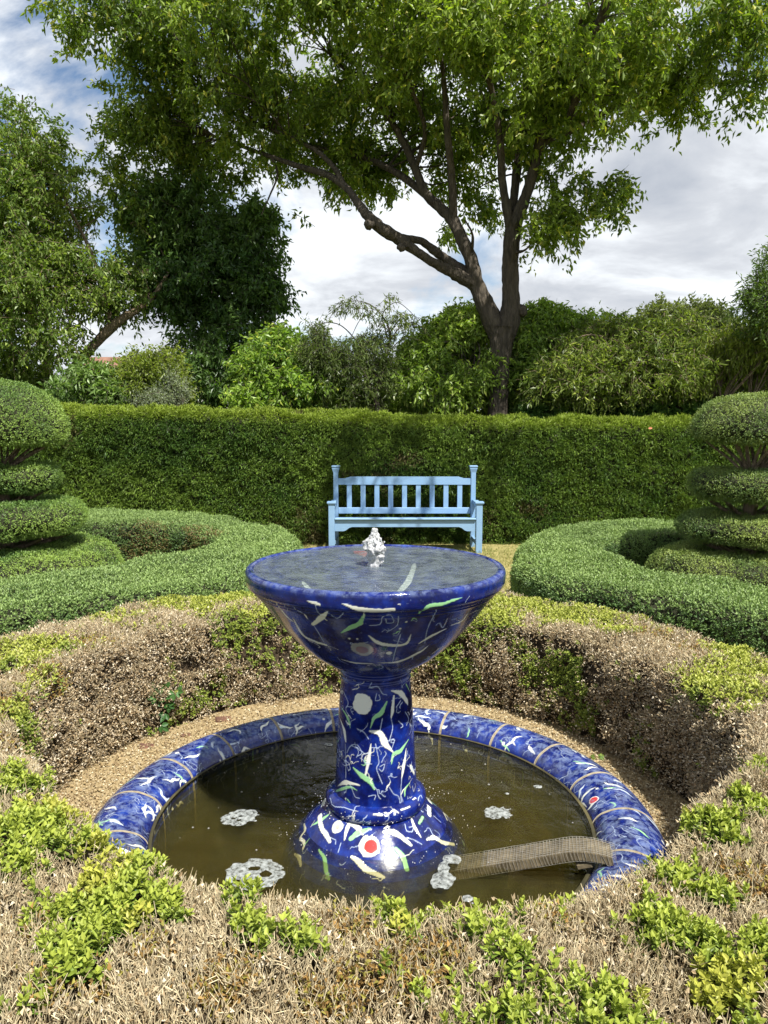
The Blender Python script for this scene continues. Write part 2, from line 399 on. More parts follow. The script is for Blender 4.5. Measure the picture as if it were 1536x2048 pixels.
# ------------------------------------------------------------------ painted glaze
def glaze_mat(name='cobalt_glaze', wet=True, lime_sheen=.03, up0=.45, up1=.9):
    m, nt, N, L = newmat(name)
    b = node(nt, 'ShaderNodeBsdfPrincipled', Roughness=.12); b.inputs['Specular IOR Level'].default_value = .45 if wet else .05
    b.inputs['Coat Weight'].default_value = .12 if wet else 0; b.inputs['Coat Roughness'].default_value = .06
    a = node(nt, 'ShaderNodeAttribute', attribute_name='Col')
    n1 = noise_node(nt, 26, 6, .6); n2 = noise_node(nt, 7, 4, .6); n3 = noise_node(nt, 75, 3, .6)
    ad = node(nt, 'ShaderNodeMath', operation='ADD'); L.new(n1.outputs['Fac'], ad.inputs[0]); L.new(n2.outputs['Fac'], ad.inputs[1])
    hf = node(nt, 'ShaderNodeMath', operation='MULTIPLY'); L.new(ad.outputs[0], hf.inputs[0]); hf.inputs[1].default_value = .5
    r = ramp(nt, hf.outputs[0], [(.36, (.002, .004, .035)), (.48, (.004, .009, .10)), (.60, (.006, .024, .205)), (.72, (.025, .078, .35))])
    mx = node(nt, 'ShaderNodeMix', data_type='RGBA'); L.new(a.outputs['Alpha'], mx.inputs['Factor'])
    L.new(r.outputs[0], mx.inputs['A']); L.new(a.outputs['Color'], mx.inputs['B'])
    # pale mineral bloom in small flecks
    sp = ramp(nt, n3.outputs['Fac'], [(.62, 0.0), (.75, .30)]); mx2 = node(nt, 'ShaderNodeMix', data_type='RGBA')
    L.new(sp.outputs[0], mx2.inputs['Factor']); L.new(mx.outputs['Result'], mx2.inputs['A']); mx2.inputs['B'].default_value = (.20, .26, .42, 1)
    ge = node(nt, 'ShaderNodeNewGeometry'); sz_ = node(nt, 'ShaderNodeSeparateXYZ'); L.new(ge.outputs['Normal'], sz_.inputs[0])
    n4 = noise_node(nt, 38, 9, .68, dist=.5); up = ramp(nt, sz_.outputs['Z'], [(max(0, up0), 0.0), (up1, 1.0)]); bl = ramp(nt, n4.outputs['Fac'], [(.44, 0.0), (.60, lime_sheen)])  # upward faces paled: sky reflection painted into the colour along with slight limescale
    mm = node(nt, 'ShaderNodeMath', operation='MULTIPLY'); L.new(up.outputs[0], mm.inputs[0]); L.new(bl.outputs[0], mm.inputs[1])
    mx3 = node(nt, 'ShaderNodeMix', data_type='RGBA'); L.new(mm.outputs[0], mx3.inputs['Factor']); L.new(mx2.outputs['Result'], mx3.inputs['A']); mx3.inputs['B'].default_value = (.17, .22, .36, 1)
    L.new(mx3.outputs['Result'], b.inputs['Base Color'])
    rr = ramp(nt, n2.outputs['Fac'], [(.4, .06), (.65, .30)]); 
    if wet: L.new(rr.outputs[0], b.inputs['Roughness'])
    else: b.inputs['Roughness'].default_value = .6
    s2 = node(nt, 'ShaderNodeMath', operation='MULTIPLY_ADD'); L.new(a.outputs['Alpha'], s2.inputs[0]); s2.inputs[1].default_value = .5; L.new(hf.outputs[0], s2.inputs[2])
    bump(nt, s2.outputs[0], .45, .004, b)
    o = node(nt, 'ShaderNodeOutputMaterial'); L.new(b.outputs[0], o.inputs['Surface']); return m
M_GLAZE = glaze_mat(); M_BOWLG = glaze_mat('cobalt_bowl_glaze', True, .42, .0, .5); M_RIMG = glaze_mat('cobalt_rim_glaze', True, .62); M_GLAZEIN = glaze_mat('cobalt_glaze_under_water', False)
WHITE, GREEN, PALE, RED, TAN = (.72, .72, .62), (.28, .55, .26), (.42, .50, .66), (.50, .035, .03), (.45, .40, .30)

class Paint:
    """slip-trailed strokes laid on a surface with local metric coordinates (a, s)"""
    def __init__(s, a, sc, per=None):
        s.a = a; s.s = sc; s.col = np.zeros((len(a), 4), np.float32); s.per = per
        s.rag = noise3(np.column_stack([a, sc, np.zeros(len(a))]), 160, 3) * .5 + noise3(np.column_stack([a, sc, np.zeros(len(a))]), 60, 5) * .5
    def put(s, d, w, col, soft=.0012, rag=.18):
        al = np.clip((w * (1 + rag * s.rag) - d) / soft + .5, 0, 1) 
        return al
    def blend(s, idx, al, col):
        al = al[:, None]; c = s.col[idx]
        na = al + c[:, 3:4] * (1 - al)
        rgb = (np.array(col)[None] * al + c[:, :3] * c[:, 3:4] * (1 - al)) / np.maximum(na, 1e-5)
        s.col[idx] = np.hstack([rgb, na])
    def stroke(s, pts, wid, col, smooth=6, rag=.25):
        pts = np.asarray(pts, float)
        if len(pts) > 2: pts = catmull(pts, smooth)
        wd = np.interp(np.linspace(0, 1, len(pts)), np.linspace(0, 1, len(wid)), wid) if hasattr(wid, '__len__') else np.full(len(pts), wid)
        m = wd.max() * 1.5 + .002; lo = pts.min(0) - m; hi = pts.max(0) + m
        idx = np.where((s.a > lo[0]) & (s.a < hi[0]) & (s.s > lo[1]) & (s.s < hi[1]))[0]
        if not len(idx): return
        al = np.zeros(len(idx)); q = np.column_stack([s.a[idx], s.s[idx]]); rg = s.rag[idx]
        for i in range(len(pts) - 1):
            p0, p1 = pts[i], pts[i + 1]; d = p1 - p0; L2 = max((d ** 2).sum(), 1e-12)
            t = np.clip(((q - p0) @ d) / L2, 0, 1); dist = np.linalg.norm(q - p0 - t[:, None] * d, axis=1)
            w_ = wd[i] * (1 - t) + wd[i + 1] * t
            al = np.maximum(al, np.clip((w_ * (1 + rag * rg) - dist) / .0014 + .5, 0, 1))
        s.blend(idx, al, col)
    def disc(s, c, r, col, rag=.12, ring=None):
        idx = np.where((abs(s.a - c[0]) < r * 1.4) & (abs(s.s - c[1]) < r * 1.4))[0]
        d = np.hypot(s.a[idx] - c[0], s.s[idx] - c[1])
        s.blend(idx, np.clip((r * (1 + rag * s.rag[idx]) - d) / .002 + .5, 0, 1), col)

# fountain silhouette, from photo half widths
RB = .4294; ZB = 1.096
BOWL = [(.0, .875), (.10, .88), (.22, .915), (.32, .985), (.375, 1.05), (.392, 1.078), (.400, 1.094), (.408, 1.101), (.417, 1.102), (.425, 1.098), (.4294, 1.088),
        (.4285, 1.066), (.424, 1.050), (.414, 1.042), (.408, 1.039), (.4075, 1.033), (.401, 1.029), (.3985, 1.022), (.391, 1.016), (.363, .978), (.329, .933), (.296, .893), (.261, .855), (.222, .819), (.184, .791), (.150, .772), (.127, .764), (.1195, .760)]
STEM = [(.118, .760), (.1165, .752), (.1215, .746), (.1215, .739), (.1150, .735), (.1150, .728), (.1190, .724), (.1190, .717), (.1165, .713), (.1194, .6875), (.1261, .606), (.1321, .485), (.1387, .363), (.1412, .328), (.1425, .312)]
COLLAR = [(.142, .322), (.151, .3205), (.163, .315), (.171, .305), (.1738, .293), (.1715, .281), (.165, .272), (.158, .268)]
BASE = [(.156, .270), (.170, .264), (.198, .240), (.236, .206), (.268, .172), (.294, .140), (.314, .108), (.325, .075), (.330, .03), (.328, -.02), (.32, -.12), (.32, -.33)]
def dense_lathe(prof, step, fine=True):
    p = catmull(np.array(prof), 6); p = resample(p, step)
    s = np.concatenate([[0], np.cumsum(np.linalg.norm(np.diff(p, axis=0), axis=1))])
    seg = int(2 * math.pi * p[:, 0].max() / step)
    V, Fc = lathe(p, seg, (CX, D0, 0)); thv = np.repeat(np.arange(seg) * 2 * math.pi / seg, len(p)); sv_ = np.tile(s, seg); rv = np.tile(p[:, 0], seg)
    return p, s, V, Fc, thv, sv_, rv
OUT_R = []
for pr in (BOWL[10:], STEM, COLLAR, BASE):
    OUT_R += [tuple(x) for x in catmull(np.array(pr), 6)]
OUT = np.array(sorted([(z, r) for r, z in OUT_R]))
def hit(u, v):
    k = ray(u, v); t = np.arange(1.4, 3.6, .0015); X = k[0] * t - CX; Y = k[1] * t - D0; Z = HC + k[2] * t
    r = np.hypot(X, Y); rr = np.interp(Z, OUT[:, 0], OUT[:, 1]); ok = np.where((r < rr) & (Z < 1.09) & (Z > -.1))[0]
    if not len(ok): return None
    i = ok[0]; return math.atan2(Y[i], X[i]), Z[i]
PXM = 1 / 640.   # metres per photo pixel on the fountain
# strokes read off the photograph: kind, points (zoomed-crop pixels), half width px, colour
A_ = lambda pts: [(400 + x / 2.194, 1050 + y / 2.194) for x, y in pts]
B_ = lambda pts: [(540 + x / 3.657, 1560 + y / 3.657) for x, y in pts]
ST = [
 # bowl
 (A_([(440, 285), (480, 330), (525, 350)]), [1, 7, 4], WHITE), (A_([(505, 350), (520, 385), (540, 405)]), 1.2, PALE), (A_([(560, 380), (535, 405), (495, 437)]), [2, 9, 5], WHITE), (A_([(535, 405), (560, 420)]), [4, 1], WHITE),
 (A_([(625, 345), (690, 368), (770, 378), (850, 372)]), [2, 7, 8, 5], WHITE), (A_([(720, 395), (700, 430), (660, 450), (620, 473)]), [3, 8, 8, 2], GREEN),
 (A_([(720, 380), (718, 405)]), 1, WHITE), (A_([(745, 440), (790, 435), (800, 405), (835, 395), (850, 425), (820, 430), (815, 410)]), 1.0, PALE), (A_([(870, 400), (865, 440), (820, 470)]), 1.0, PALE),
 (A_([(740, 485), (780, 515), (840, 528), (905, 520), (925, 480)]), [2, 7, 7, 5, 1], WHITE), (A_([(960, 388), (1010, 355), (1070, 345), (1150, 315)]), [2, 7, 5, 3], GREEN), (A_([(1060, 360), (1068, 410)]), [8, 8], WHITE),
 (A_([(1040, 370), (1000, 450), (985, 520)]), .9, PALE), (A_([(960, 520), (1010, 490), (1080, 455)]), [2, 7, 2], WHITE), (A_([(410, 410), (450, 480), (500, 510), (555, 527)]), [1, 6, 7, 4], WHITE), (A_([(500, 440), (530, 490), (545, 515)]), 1, PALE),
 (A_([(620, 590), (680, 605), (760, 608)]), [1, 5, 1], WHITE), (A_([(780, 605), (870, 600), (960, 560), (1000, 530)]), [1, 6, 6, 1], WHITE), (A_([(560, 380), (600, 410), (630, 385)]), .9, PALE), (A_([(880, 480), (860, 540), (845, 600)]), .9, PALE),
 (A_([(1035, 440), (1050, 430), (1065, 450), (1085, 410)]), 1, PALE), (A_([(850, 310), (860, 340), (880, 350)]), 1.2, WHITE), (A_([(655, 290), (660, 310)]), 1.5, WHITE), (A_([(800, 290), (800, 315)]), 1.5, (.003, .004, .06)),
 (A_([(330, 340), (380, 400), (420, 430)]), [1, 5, 1], WHITE), (A_([(1180, 380), (1150, 420), (1100, 440)]), [1, 5, 1], WHITE),
 # stem
 (A_([(620, 800), (650, 850), (660, 890)]), [1, 5, 1], GREEN), (A_([(615, 850), (632, 900), (640, 950)]), [1, 7, 3], WHITE), (A_([(740, 715), (780, 710), (800, 740), (820, 745)]), 1.2, PALE), (A_([(775, 740), (770, 770), (790, 765), (785, 745)]), 1., PALE),
 (A_([(840, 728), (880, 738), (905, 770), (912, 790)]), [2, 9, 7, 1], WHITE), (A_([(850, 750), (845, 810), (838, 850)]), [3, 6, 1], WHITE), (A_([(820, 775), (795, 825), (765, 845), (748, 890)]), [2, 8, 5, 1], GREEN),
 (A_([(745, 905), (790, 915), (810, 955), (850, 1000)]), [3, 9, 11, 1], WHITE), (A_([(800, 850), (790, 900)]), 1., PALE), (A_([(838, 850), (845, 890), (830, 950)]), 1.2, PALE), (A_([(915, 940), (880, 990), (850, 1005), (840, 1050)]), [1, 7, 6, 1], GREEN),
 (A_([(750, 960), (740, 1030), (725, 1105)]), [1, 6, 2], WHITE), (A_([(770, 960), (785, 1040), (775, 1070), (800, 1135)]), 1.1, PALE), (A_([(790, 1060), (810, 1050), (800, 1080), (785, 1070)]), 1.1, PALE), (A_([(672, 1065), (710, 1100), (745, 1125), (765, 1160)]), [2, 8, 8, 2], GREEN),
 (A_([(585, 1172), (620, 1160), (660, 1150), (690, 1165)]), [1, 5, 4, 1], GREEN), (A_([(605, 1145), (640, 1130), (700, 1142)]), [1, 8, 2], WHITE), (A_([(905, 980), (895, 1050), (885, 1110)]), [1, 7, 2], WHITE), (A_([(885, 1110), (880, 1180), (885, 1230)]), 1., PALE),
 (A_([(925, 1060), (940, 1090)]), [7, 5], WHITE), (A_([(920, 1130), (900, 1160), (898, 1190)]), [1, 5, 2], GREEN), (A_([(645, 1000), (660, 970), (690, 965), (710, 1000), (690, 1015)]), 1., PALE), (A_([(638, 960), (640, 1050), (640, 1110)]), 1., PALE),
 (A_([(690, 895), (720, 910), (740, 940)]), 1., PALE), (A_([(680, 660), (672, 740)]), 1., PALE), (A_([(630, 730), (650, 780), (640, 810), (665, 850)]), 1., PALE), (A_([(900, 820), (915, 850), (905, 880)]), 1., PALE), (A_([(870, 860), (890, 880), (880, 890)]), 1., PALE),
 (A_([(660, 1140), (680, 1190), (700, 1200)]), 1., PALE), (A_([(740, 1190), (770, 1185), (765, 1205)]), 1., PALE), (A_([(830, 1150), (850, 1180), (870, 1190), (880, 1225)]), 1.2, PALE), (A_([(605, 960), (615, 1000), (600, 1050)]), 1., PALE), (A_([(800, 960), (850, 940), (840, 985)]), 1., PALE),
 (A_([(905, 700), (920, 730)]), [3, 1], GREEN), (A_([(860, 800), (880, 770)]), 1., PALE), (A_([(940, 930), (938, 1000)]), [3, 3], WHITE),
 # collar
 (B_([(440, 130), (465, 190), (540, 200), (620, 220)]), 1.2, PALE), (B_([(835, 235), (870, 245), (905, 215), (940, 240)]), 2, WHITE), (B_([(960, 215), (1020, 195)]), 3, WHITE), (B_([(760, 250), (820, 255)]), 3, WHITE), (B_([(1040, 140), (1060, 130)]), 3, WHITE), (B_([(1080, 150), (1095, 110), (1110, 130)]), 1.5, PALE),
 # base
 (B_([(335, 180), (365, 145), (390, 110)]), [2, 7, 3], WHITE), (B_([(310, 330), (380, 290), (445, 240)]), [2, 8, 2], GREEN), (B_([(365, 260), (375, 340), (410, 400), (440, 450)]), [9, 8, 8, 5], WHITE), (B_([(545, 440), (560, 370), (590, 315), (655, 355)]), [1, 6, 8, 8], WHITE),
 (B_([(590, 430), (650, 385), (730, 355)]), [6, 9, 4], GREEN), (B_([(830, 380), (900, 380), (960, 415), (1030, 475)]), [5, 10, 8, 4], WHITE), (B_([(835, 355), (860, 335), (870, 360)]), 2, WHITE), (B_([(1030, 265), (1055, 340), (1105, 420)]), [4, 6, 1], WHITE),
 (B_([(985, 320), (1000, 370), (1040, 375), (1045, 340), (1015, 345)]), 1.3, PALE), (B_([(1090, 315), (1115, 270)]), [4, 5], GREEN), (B_([(1165, 255), (1165, 175), (1210, 200), (1255, 210)]), [8, 9, 7, 4], WHITE), (B_([(1195, 260), (1250, 310)]), 1.3, PALE), (B_([(1145, 435), (1200, 420), (1260, 455), (1345, 470)]), [3, 8, 7, 5], WHITE),
 (B_([(250, 320), (255, 370), (225, 420), (250, 460), (240, 510)]), [3, 6, 6, 6, 3], WHITE), (B_([(180, 540), (215, 570), (225, 620)]), [3, 8, 6], WHITE), (B_([(360, 510), (400, 580), (410, 650), (430, 720)]), [3, 7, 7, 5], GREEN), (B_([(600, 560), (650, 600), (700, 650), (830, 710)]), [5, 9, 9, 5], WHITE),
 (B_([(880, 430), (860, 545)]), [3, 7], WHITE), (B_([(920, 500), (970, 560), (1000, 650)]), [6, 8, 7], GREEN), (B_([(440, 420), (480, 440), (480, 470)]), 1.2, PALE), (B_([(520, 460), (500, 530)]), 1.2, PALE), (B_([(1000, 420), (1060, 440), (1110, 470)]), 1.2, PALE), (B_([(1130, 380), (1160, 350), (1190, 400)]), 1.2, PALE), (B_([(330, 215), (310, 250)]), 1.2, PALE),
]
DISC = [(A_([(712, 785)])[0], 22, WHITE), (A_([(712, 545)])[0], 22, (.26, .26, .25)), (A_([(712, 548)])[0], 12, (.20, .11, .11)), (A_([(655, 498)])[0], 2.5, WHITE), (A_([(830, 562)])[0], 6, WHITE), (A_([(905, 425)])[0], 2.5, WHITE), (A_([(878, 455)])[0], 2.5, WHITE), (A_([(690, 500)])[0], 2, WHITE),
        (B_([(497, 340)])[0], 14, WHITE), (B_([(495, 343)])[0], 5, (.5, .42, .36)), (B_([(728, 482)])[0], 22, WHITE), (B_([(738, 485)])[0], 14, RED), (B_([(190, 318)])[0], 13, TAN), (B_([(1295, 285)])[0], 12, (.6, .55, .5)), (B_([(1297, 288)])[0], 10, RED), (B_([(828, 450)])[0], 5, WHITE)]
def squiggle(r, c, size, curl):
    a = r.uniform(0, 6.28); p = [np.array(c)]; 
    for i in range(5):
        a += r.normal(0, curl); p.append(p[-1] + size / 5 * np.array([math.cos(a), math.sin(a)]))
    return p
def paint_lathe(prof, step, zr):
    p, s, V, Fc, thv, sv_, rv = dense_lathe(prof, step)
    thw = thv.copy(); thw[thw > math.pi] -= 2 * math.pi
    rot = np.zeros(len(thv))
    out = np.zeros((len(V), 4), np.float32)
    zs = p[:, 1]; o = np.argsort(zs)
    for ph in (-math.pi / 2, math.pi / 2):
        rel = (thw - ph + math.pi) % (2 * math.pi) - math.pi
        idx = np.where(abs(rel) <= math.pi / 2 + 1e-6)[0]
        pt = Paint(rel[idx] * rv[idx], sv_[idx])
        def loc(q):
            h = hit(*q)
            if h is None or not (zr[0] - .001 <= h[1] <= zr[1] + .001): return None
            sz = np.interp(h[1], zs[o], s[o]) if not inner else np.interp(h[1], zs[io][::-1], s[io][::-1])
            r = np.interp(sz, s, p[:, 0]); return ((h[0] + math.pi / 2) * r, sz, r)
        inner = prof is BOWL
        io = np.where(s >= s[np.argmax(p[:, 0])])[0]
        for pts, wd, col in ST:
            q = [loc(x) for x in (pts if len(pts) < 3 else catmull(np.array(pts), 3))]; q = [x for x in q if x is not None]
            if len(q) < 2: continue
            # local metric: angle times local radius of the vertex row keeps widths true
            if max(np.hypot(q[i + 1][0] - q[i][0], q[i + 1][1] - q[i][1]) for i in range(len(q) - 1)) > .06: continue
            rr = np.mean([x[2] for x in q]); pt.a = rel[idx] * rr
            wm = np.maximum(np.asarray(wd, float) * .68, .85) * PXM; wm = wm if wm.ndim else float(wm)
            pt.stroke([(x[0] / x[2] * rr, x[1]) for x in q], wm, col, 3)
        rq = np.random.default_rng(int(len(V) % 977) + (3 if ph > 0 else 0)); s0 = s[np.argmax(p[:, 0])] + .03 if inner else s[0] + .004
        for k in range(90 if nm != 'collar' else 24):   # fine trailed curls between the big strokes
            sz = rq.uniform(s0, s[-1]); r_ = np.interp(sz, s, p[:, 0]); th_ = rq.uniform(-1.5, 1.5); pt.a = rel[idx] * r_
            if nm == 'bowl' and k > 55: break
            pt.stroke(squiggle(rq, (th_ * r_, sz), rq.uniform(.018, .06), rq.uniform(.5, 1.3)), rq.choice([.0008, .0010, .0013]), PALE if rq.random() < .75 else WHITE)
            if k % 9 == 0: pt.stroke(squiggle(rq, (th_ * r_, sz), rq.uniform(.02, .035), .4), [.001, .0028, .002, .001], WHITE if rq.random() < .6 else GREEN)
        for c, rad, col in DISC:
            x = loc(c)
            if x is None: continue
            pt.a = rel[idx] * x[2]; pt.disc((x[0], x[1]), rad * PXM, col)
        out[idx] = pt.col
    if prof is BOWL:   # marks inside the bowl, under the water, and pale tint on the lip
        a, b = (V[:, 0] - CX), (V[:, 1] - D0); ins = sv_ < s[np.argmax(p[:, 1])] - .02
        pt = Paint(a[ins], b[ins])
        for (x0, y0, x1, y1, w_, c) in ((-.26, .20, -.15, .13, .016, WHITE), (.07, .25, .14, .33, .014, WHITE), (.28, .05, .33, -.02, .02, WHITE), (-.085, .385, -.035, .392, .009, RED), (-.13, -.30, -.09, -.22, .014, WHITE), (-.02, -.31, -.01, -.22, .012, WHITE), (.08, -.3, .10, -.24, .01, WHITE), (-.30, .1, -.22, .02, .018, TAN), (-.2, .05, -.14, .0, .012, TAN)):
            pt.stroke([(x0, y0), ((x0 + x1) / 2 + .01, (y0 + y1) / 2), (x1, y1)], [w_ * .6, w_, w_ * .7], c)
        out[ins] = pt.col
        lip = (sv_ > s[np.argmax(p[:, 1])] - .03) & (sv_ < s[np.argmax(p[:, 0])] + .012)
        nz = fbm(V[lip], 60, 8, 4); al = np.clip((nz - .05) * .9, 0, .0)
        out[lip] = np.column_stack([np.full(al.shape, .16), np.full(al.shape, .24), np.full(al.shape, .48), np.maximum(al, 0)])
    return V, Fc, out
fountain = thing('fountain', 'tall cobalt blue glazed fountain with a wide bowl on a painted pedestal', 'fountain')
fountain.location = (CX, D0, 0)
for nm, pr, st, zr in (('bowl', BOWL, .003, (.76, 1.09)), ('pedestal', STEM, .0026, (.312, .76)), ('collar', COLLAR, .003, (.268, .322)), ('base', BASE, .003, (-.1, .27))):
    V, Fc, cl = paint_lathe(pr, st, zr)
    if nm == 'bowl': Fc = Fc[:, ::1]
    N = vnormals(V, Fc)
    ctr = np.array([CX, D0, 0])
    flip = ((V - ctr) * N)[:, :2].sum() < 0 if nm != 'bowl' else N[np.argmax(V[:, 2])][2] < 0
    if flip: Fc = Fc[:, ::-1]
    m_ = MB(); q = V - ctr
    if nm == 'bowl':
        pp = resample(catmull(np.array(pr), 6), st); ji = np.argmax(pp[:, 1]) - 4; inn = (Fc % len(pp)).max(1) <= ji
        m_.add(q, Fc[~inn], cl, 0, True); n0 = m_.n; m_.Fa.append((Fc[inn], 1, True)); m_.build(nm, [M_BOWLG, M_GLAZEIN], fountain)
    else: m_.add(q, Fc, cl, 0, True); m_.build(nm, M_GLAZE, fountain)

# ------------------------------------------------------------------ pool
PCX, PCY = CX - .010, D0 + .035
def wall_mat():
    m, nt, N, L = newmat('algae_render')
    b = node(nt, 'ShaderNodeBsdfPrincipled', Roughness=.7)
    n = noise_node(nt, 6, 8, .65, dist=.8); r = ramp(nt, n.outputs['Fac'], [(.35, (.022, .020, .007)), (.55, (.05, .042, .014)), (.75, (.12, .10, .04))]); L.new(r.outputs[0], b.inputs['Base Color'])
    o = node(nt, 'ShaderNodeOutputMaterial'); L.new(b.outputs[0], o.inputs['Surface']); return m
M_ALGAE = wall_mat()
M_MORTAR = solid('mortar', (.16, .13, .085), (.36, .31, .22), 60, .9, .4, .003)
pool = thing('pool', 'round pool with a blue glazed segmented rim sunk inside the dying hedge', 'pool'); pool.location = (PCX, PCY, 0)
RIM = [(.795, .02), (.795, .10), (.796, .148), (.7985, .152), (.798, .158), (.800, .188), (.806, .209), (.822, .231), (.845, .245), (.872, .255), (.902, .256), (.93, .248), (.956, .230), (.978, .203), (.992, .168), (.999, .13), (1.0, .08), (1.0, .0)]
RIM = [(1 - (1 - r) * 1.21, z) for r, z in RIM]; RI = RIM[0][0]
pr = resample(catmull(np.array(RIM), 5), .0032); sp = np.concatenate([[0], np.cumsum(np.linalg.norm(np.diff(pr, axis=0), axis=1))]); SL = sp[-1]
NS = 20; GAP = R(.42)
rr_ = np.random.default_rng(31)
for i in range(NS):
    a0 = R(104 + 18 * i) + GAP; a1 = R(104 + 18 * (i + 1)) - GAP
    na = int((a1 - a0) * .95 / .0032); ang = np.linspace(a0, a1, na)
    V = np.stack([np.outer(np.cos(ang), pr[:, 0]), np.outer(np.sin(ang), pr[:, 0]), np.tile(pr[:, 1], (na, 1))], -1).reshape(-1, 3)
    aa = np.repeat(ang - a0, len(pr)) * .9; ss = np.tile(sp, na); W_ = (a1 - a0) * .9
    pt = Paint(aa, ss)
    for k in range(26): pt.stroke(squiggle(rr_, (rr_.uniform(0, W_), rr_.uniform(.10, SL - .10)), rr_.uniform(.04, .13), 1.1), .0011, PALE)
    for k in range(9): pt.stroke(squiggle(rr_, (rr_.uniform(0.02, W_ - .02), rr_.uniform(.13, SL - .14)), rr_.uniform(.05, .11), .5), [.001, rr_.uniform(.004, .009), .006, .0015], WHITE if k % 3 else (.55, .62, .70))
    for k in range(2): pt.stroke(squiggle(rr_, (rr_.uniform(0.02, W_ - .02), rr_.uniform(.13, SL - .14)), rr_.uniform(.05, .09), .4), [.001, .005, .004, .0015], GREEN)
    for k in range(3): pt.disc((rr_.uniform(0.02, W_ - .02), rr_.uniform(.12, SL - .14)), rr_.uniform(.004, .009), WHITE)
    for c0 in (a0, a1):   # worn tan edges beside the joints
        pass
    am = (a0 + a1) / 2
    if abs((math.degrees(am) - 357 + 180) % 360 - 180) < 9:
        pt.disc((W_ * .40, .225), .021, (.75, .72, .68)); pt.disc((W_ * .40, .225), .017, RED)
    # pale bloom on the flat of some segments
    nz = fbm(np.column_stack([aa, ss, np.full(len(aa), i * 1.0)]), 34, 40, 5); up = np.clip((ss - .12) / .08, 0, 1) * np.clip((SL - .10 - ss) / .1, 0, 1)
    right = .5 + .5 * math.cos(am - R(40)); al = np.clip((nz - .16 + .40 * right) * .8, 0, .0) * up * (pt.col[:, 3] < .3)
    c = pt.col.copy(); na_ = np.maximum(c[:, 3], al); c[:, :3] = np.where((al > c[:, 3])[:, None], np.array([.22, .29, .46]), c[:, :3]); c[:, 3] = na_
    Fc = grid_faces(na, len(pr)); N = vnormals(V, Fc)
    if (N[:, 2] * (V[:, 2] > .24)).sum() < 0: Fc = Fc[:, ::-1]
    m_ = MB(); m_.add(V, Fc, c, 0, True)
    for e in (0, na - 1):   # close the ends
        ring = np.arange(len(pr)) + e * len(pr); m_.add(np.vstack([V[ring], V[ring].mean(0)]), np.stack([np.arange(len(pr) - 1), np.arange(1, len(pr)), np.full(len(pr) - 1, len(pr))], 1), TAN)
    m_.build('rim_segment', M_RIMG, pool)
    # mortar joint
    ang = np.linspace(a1 - .002, a1 + 2 * GAP + .002, 5); q = pr[::4].copy(); cen = np.array([.876, .1]); q = cen + (q - cen) * .985
    V = np.stack([np.outer(np.cos(ang), q[:, 0]), np.outer(np.sin(ang), q[:, 0]), np.tile(q[:, 1], (5, 1))], -1).reshape(-1, 3)
    m_ = MB(); m_.add(V, grid_faces(5, len(q))[:, ::-1], (1, 1, 1), 0, True); m_.build('mortar_joint', M_MORTAR, pool)
V, Fc = lathe([(RI - .004, .2005), (RI + .004, .202), (RI + .008, .200), (RI + .004, .10), (RI - .004, -.20), (RI - .03, -.29), (.5, -.32), (.0, -.32)], 96, (0, 0, 0))
m_ = MB(); m_.add(V, Fc[:, ::-1], (1, 1, 1), 0, True); m_.build('basin', M_ALGAE, pool)

def water_mat(name, murk, mcol, tint, bs, ring=0.0, rough=.02):
    m, nt, N, L = newmat(name)
    fr = node(nt, 'ShaderNodeFresnel', IOR=1.33)
    n1 = noise_node(nt, bs, 5, .55, dist=.6); n2 = noise_node(nt, bs * 5, 3, .5)
    hsum = node(nt, 'ShaderNodeMath', operation='MULTIPLY_ADD'); L.new(n2.outputs['Fac'], hsum.inputs[0]); hsum.inputs[1].default_value = .22; L.new(n1.outputs['Fac'], hsum.inputs[2])
    h = hsum.outputs[0]
    if ring:
        tc = node(nt, 'ShaderNodeTexCoord'); wv = node(nt, 'ShaderNodeTexWave', wave_type='RINGS', rings_direction='Z', Scale=ring, Distortion=7.0, Detail=4)
        wv.inputs['Detail Scale'].default_value = 2.5; L.new(tc.outputs['Object'], wv.inputs['Vector'])
        h2 = node(nt, 'ShaderNodeMath', operation='MULTIPLY_ADD'); L.new(wv.outputs['Fac'], h2.inputs[0]); h2.inputs[1].default_value = .12; L.new(h, h2.inputs[2]); h = h2.outputs[0]
    b = bump(nt, h, (.35 if not ring else .95), .012); L.new(b.outputs[0], fr.inputs['Normal'])
    gl = node(nt, 'ShaderNodeBsdfGlossy', Roughness=rough); L.new(b.outputs[0], gl.inputs['Normal'])
    tr = node(nt, 'ShaderNodeBsdfTransparent', Color=(*tint, 1)); df = node(nt, 'ShaderNodeBsdfDiffuse', Color=(*mcol, 1))
    mk = ramp(nt, n1.outputs['Fac'], [(.3, murk * .45), (.7, min(1, murk * 1.55))])
    mx = node(nt, 'ShaderNodeMixShader'); L.new(mk.outputs[0], mx.inputs[0]); L.new(tr.outputs[0], mx.inputs[1]); L.new(df.outputs[0], mx.inputs[2])
    m2 = node(nt, 'ShaderNodeMixShader'); L.new(fr.outputs[0], m2.inputs[0]); L.new(mx.outputs[0], m2.inputs[1]); L.new(gl.outputs[0], m2.inputs[2])
    o = node(nt, 'ShaderNodeOutputMaterial'); L.new(m2.outputs[0], o.inputs['Surface']); return m
M_POOLW = water_mat('pool_water', .08, (.068, .062, .026), (.93, .92, .82), 9, 0, .03)
M_BOWLW = water_mat('bowl_water', .36, (.20, .24, .245), (.85, .92, .95), 16, 22.0, .03)
ZW = .198
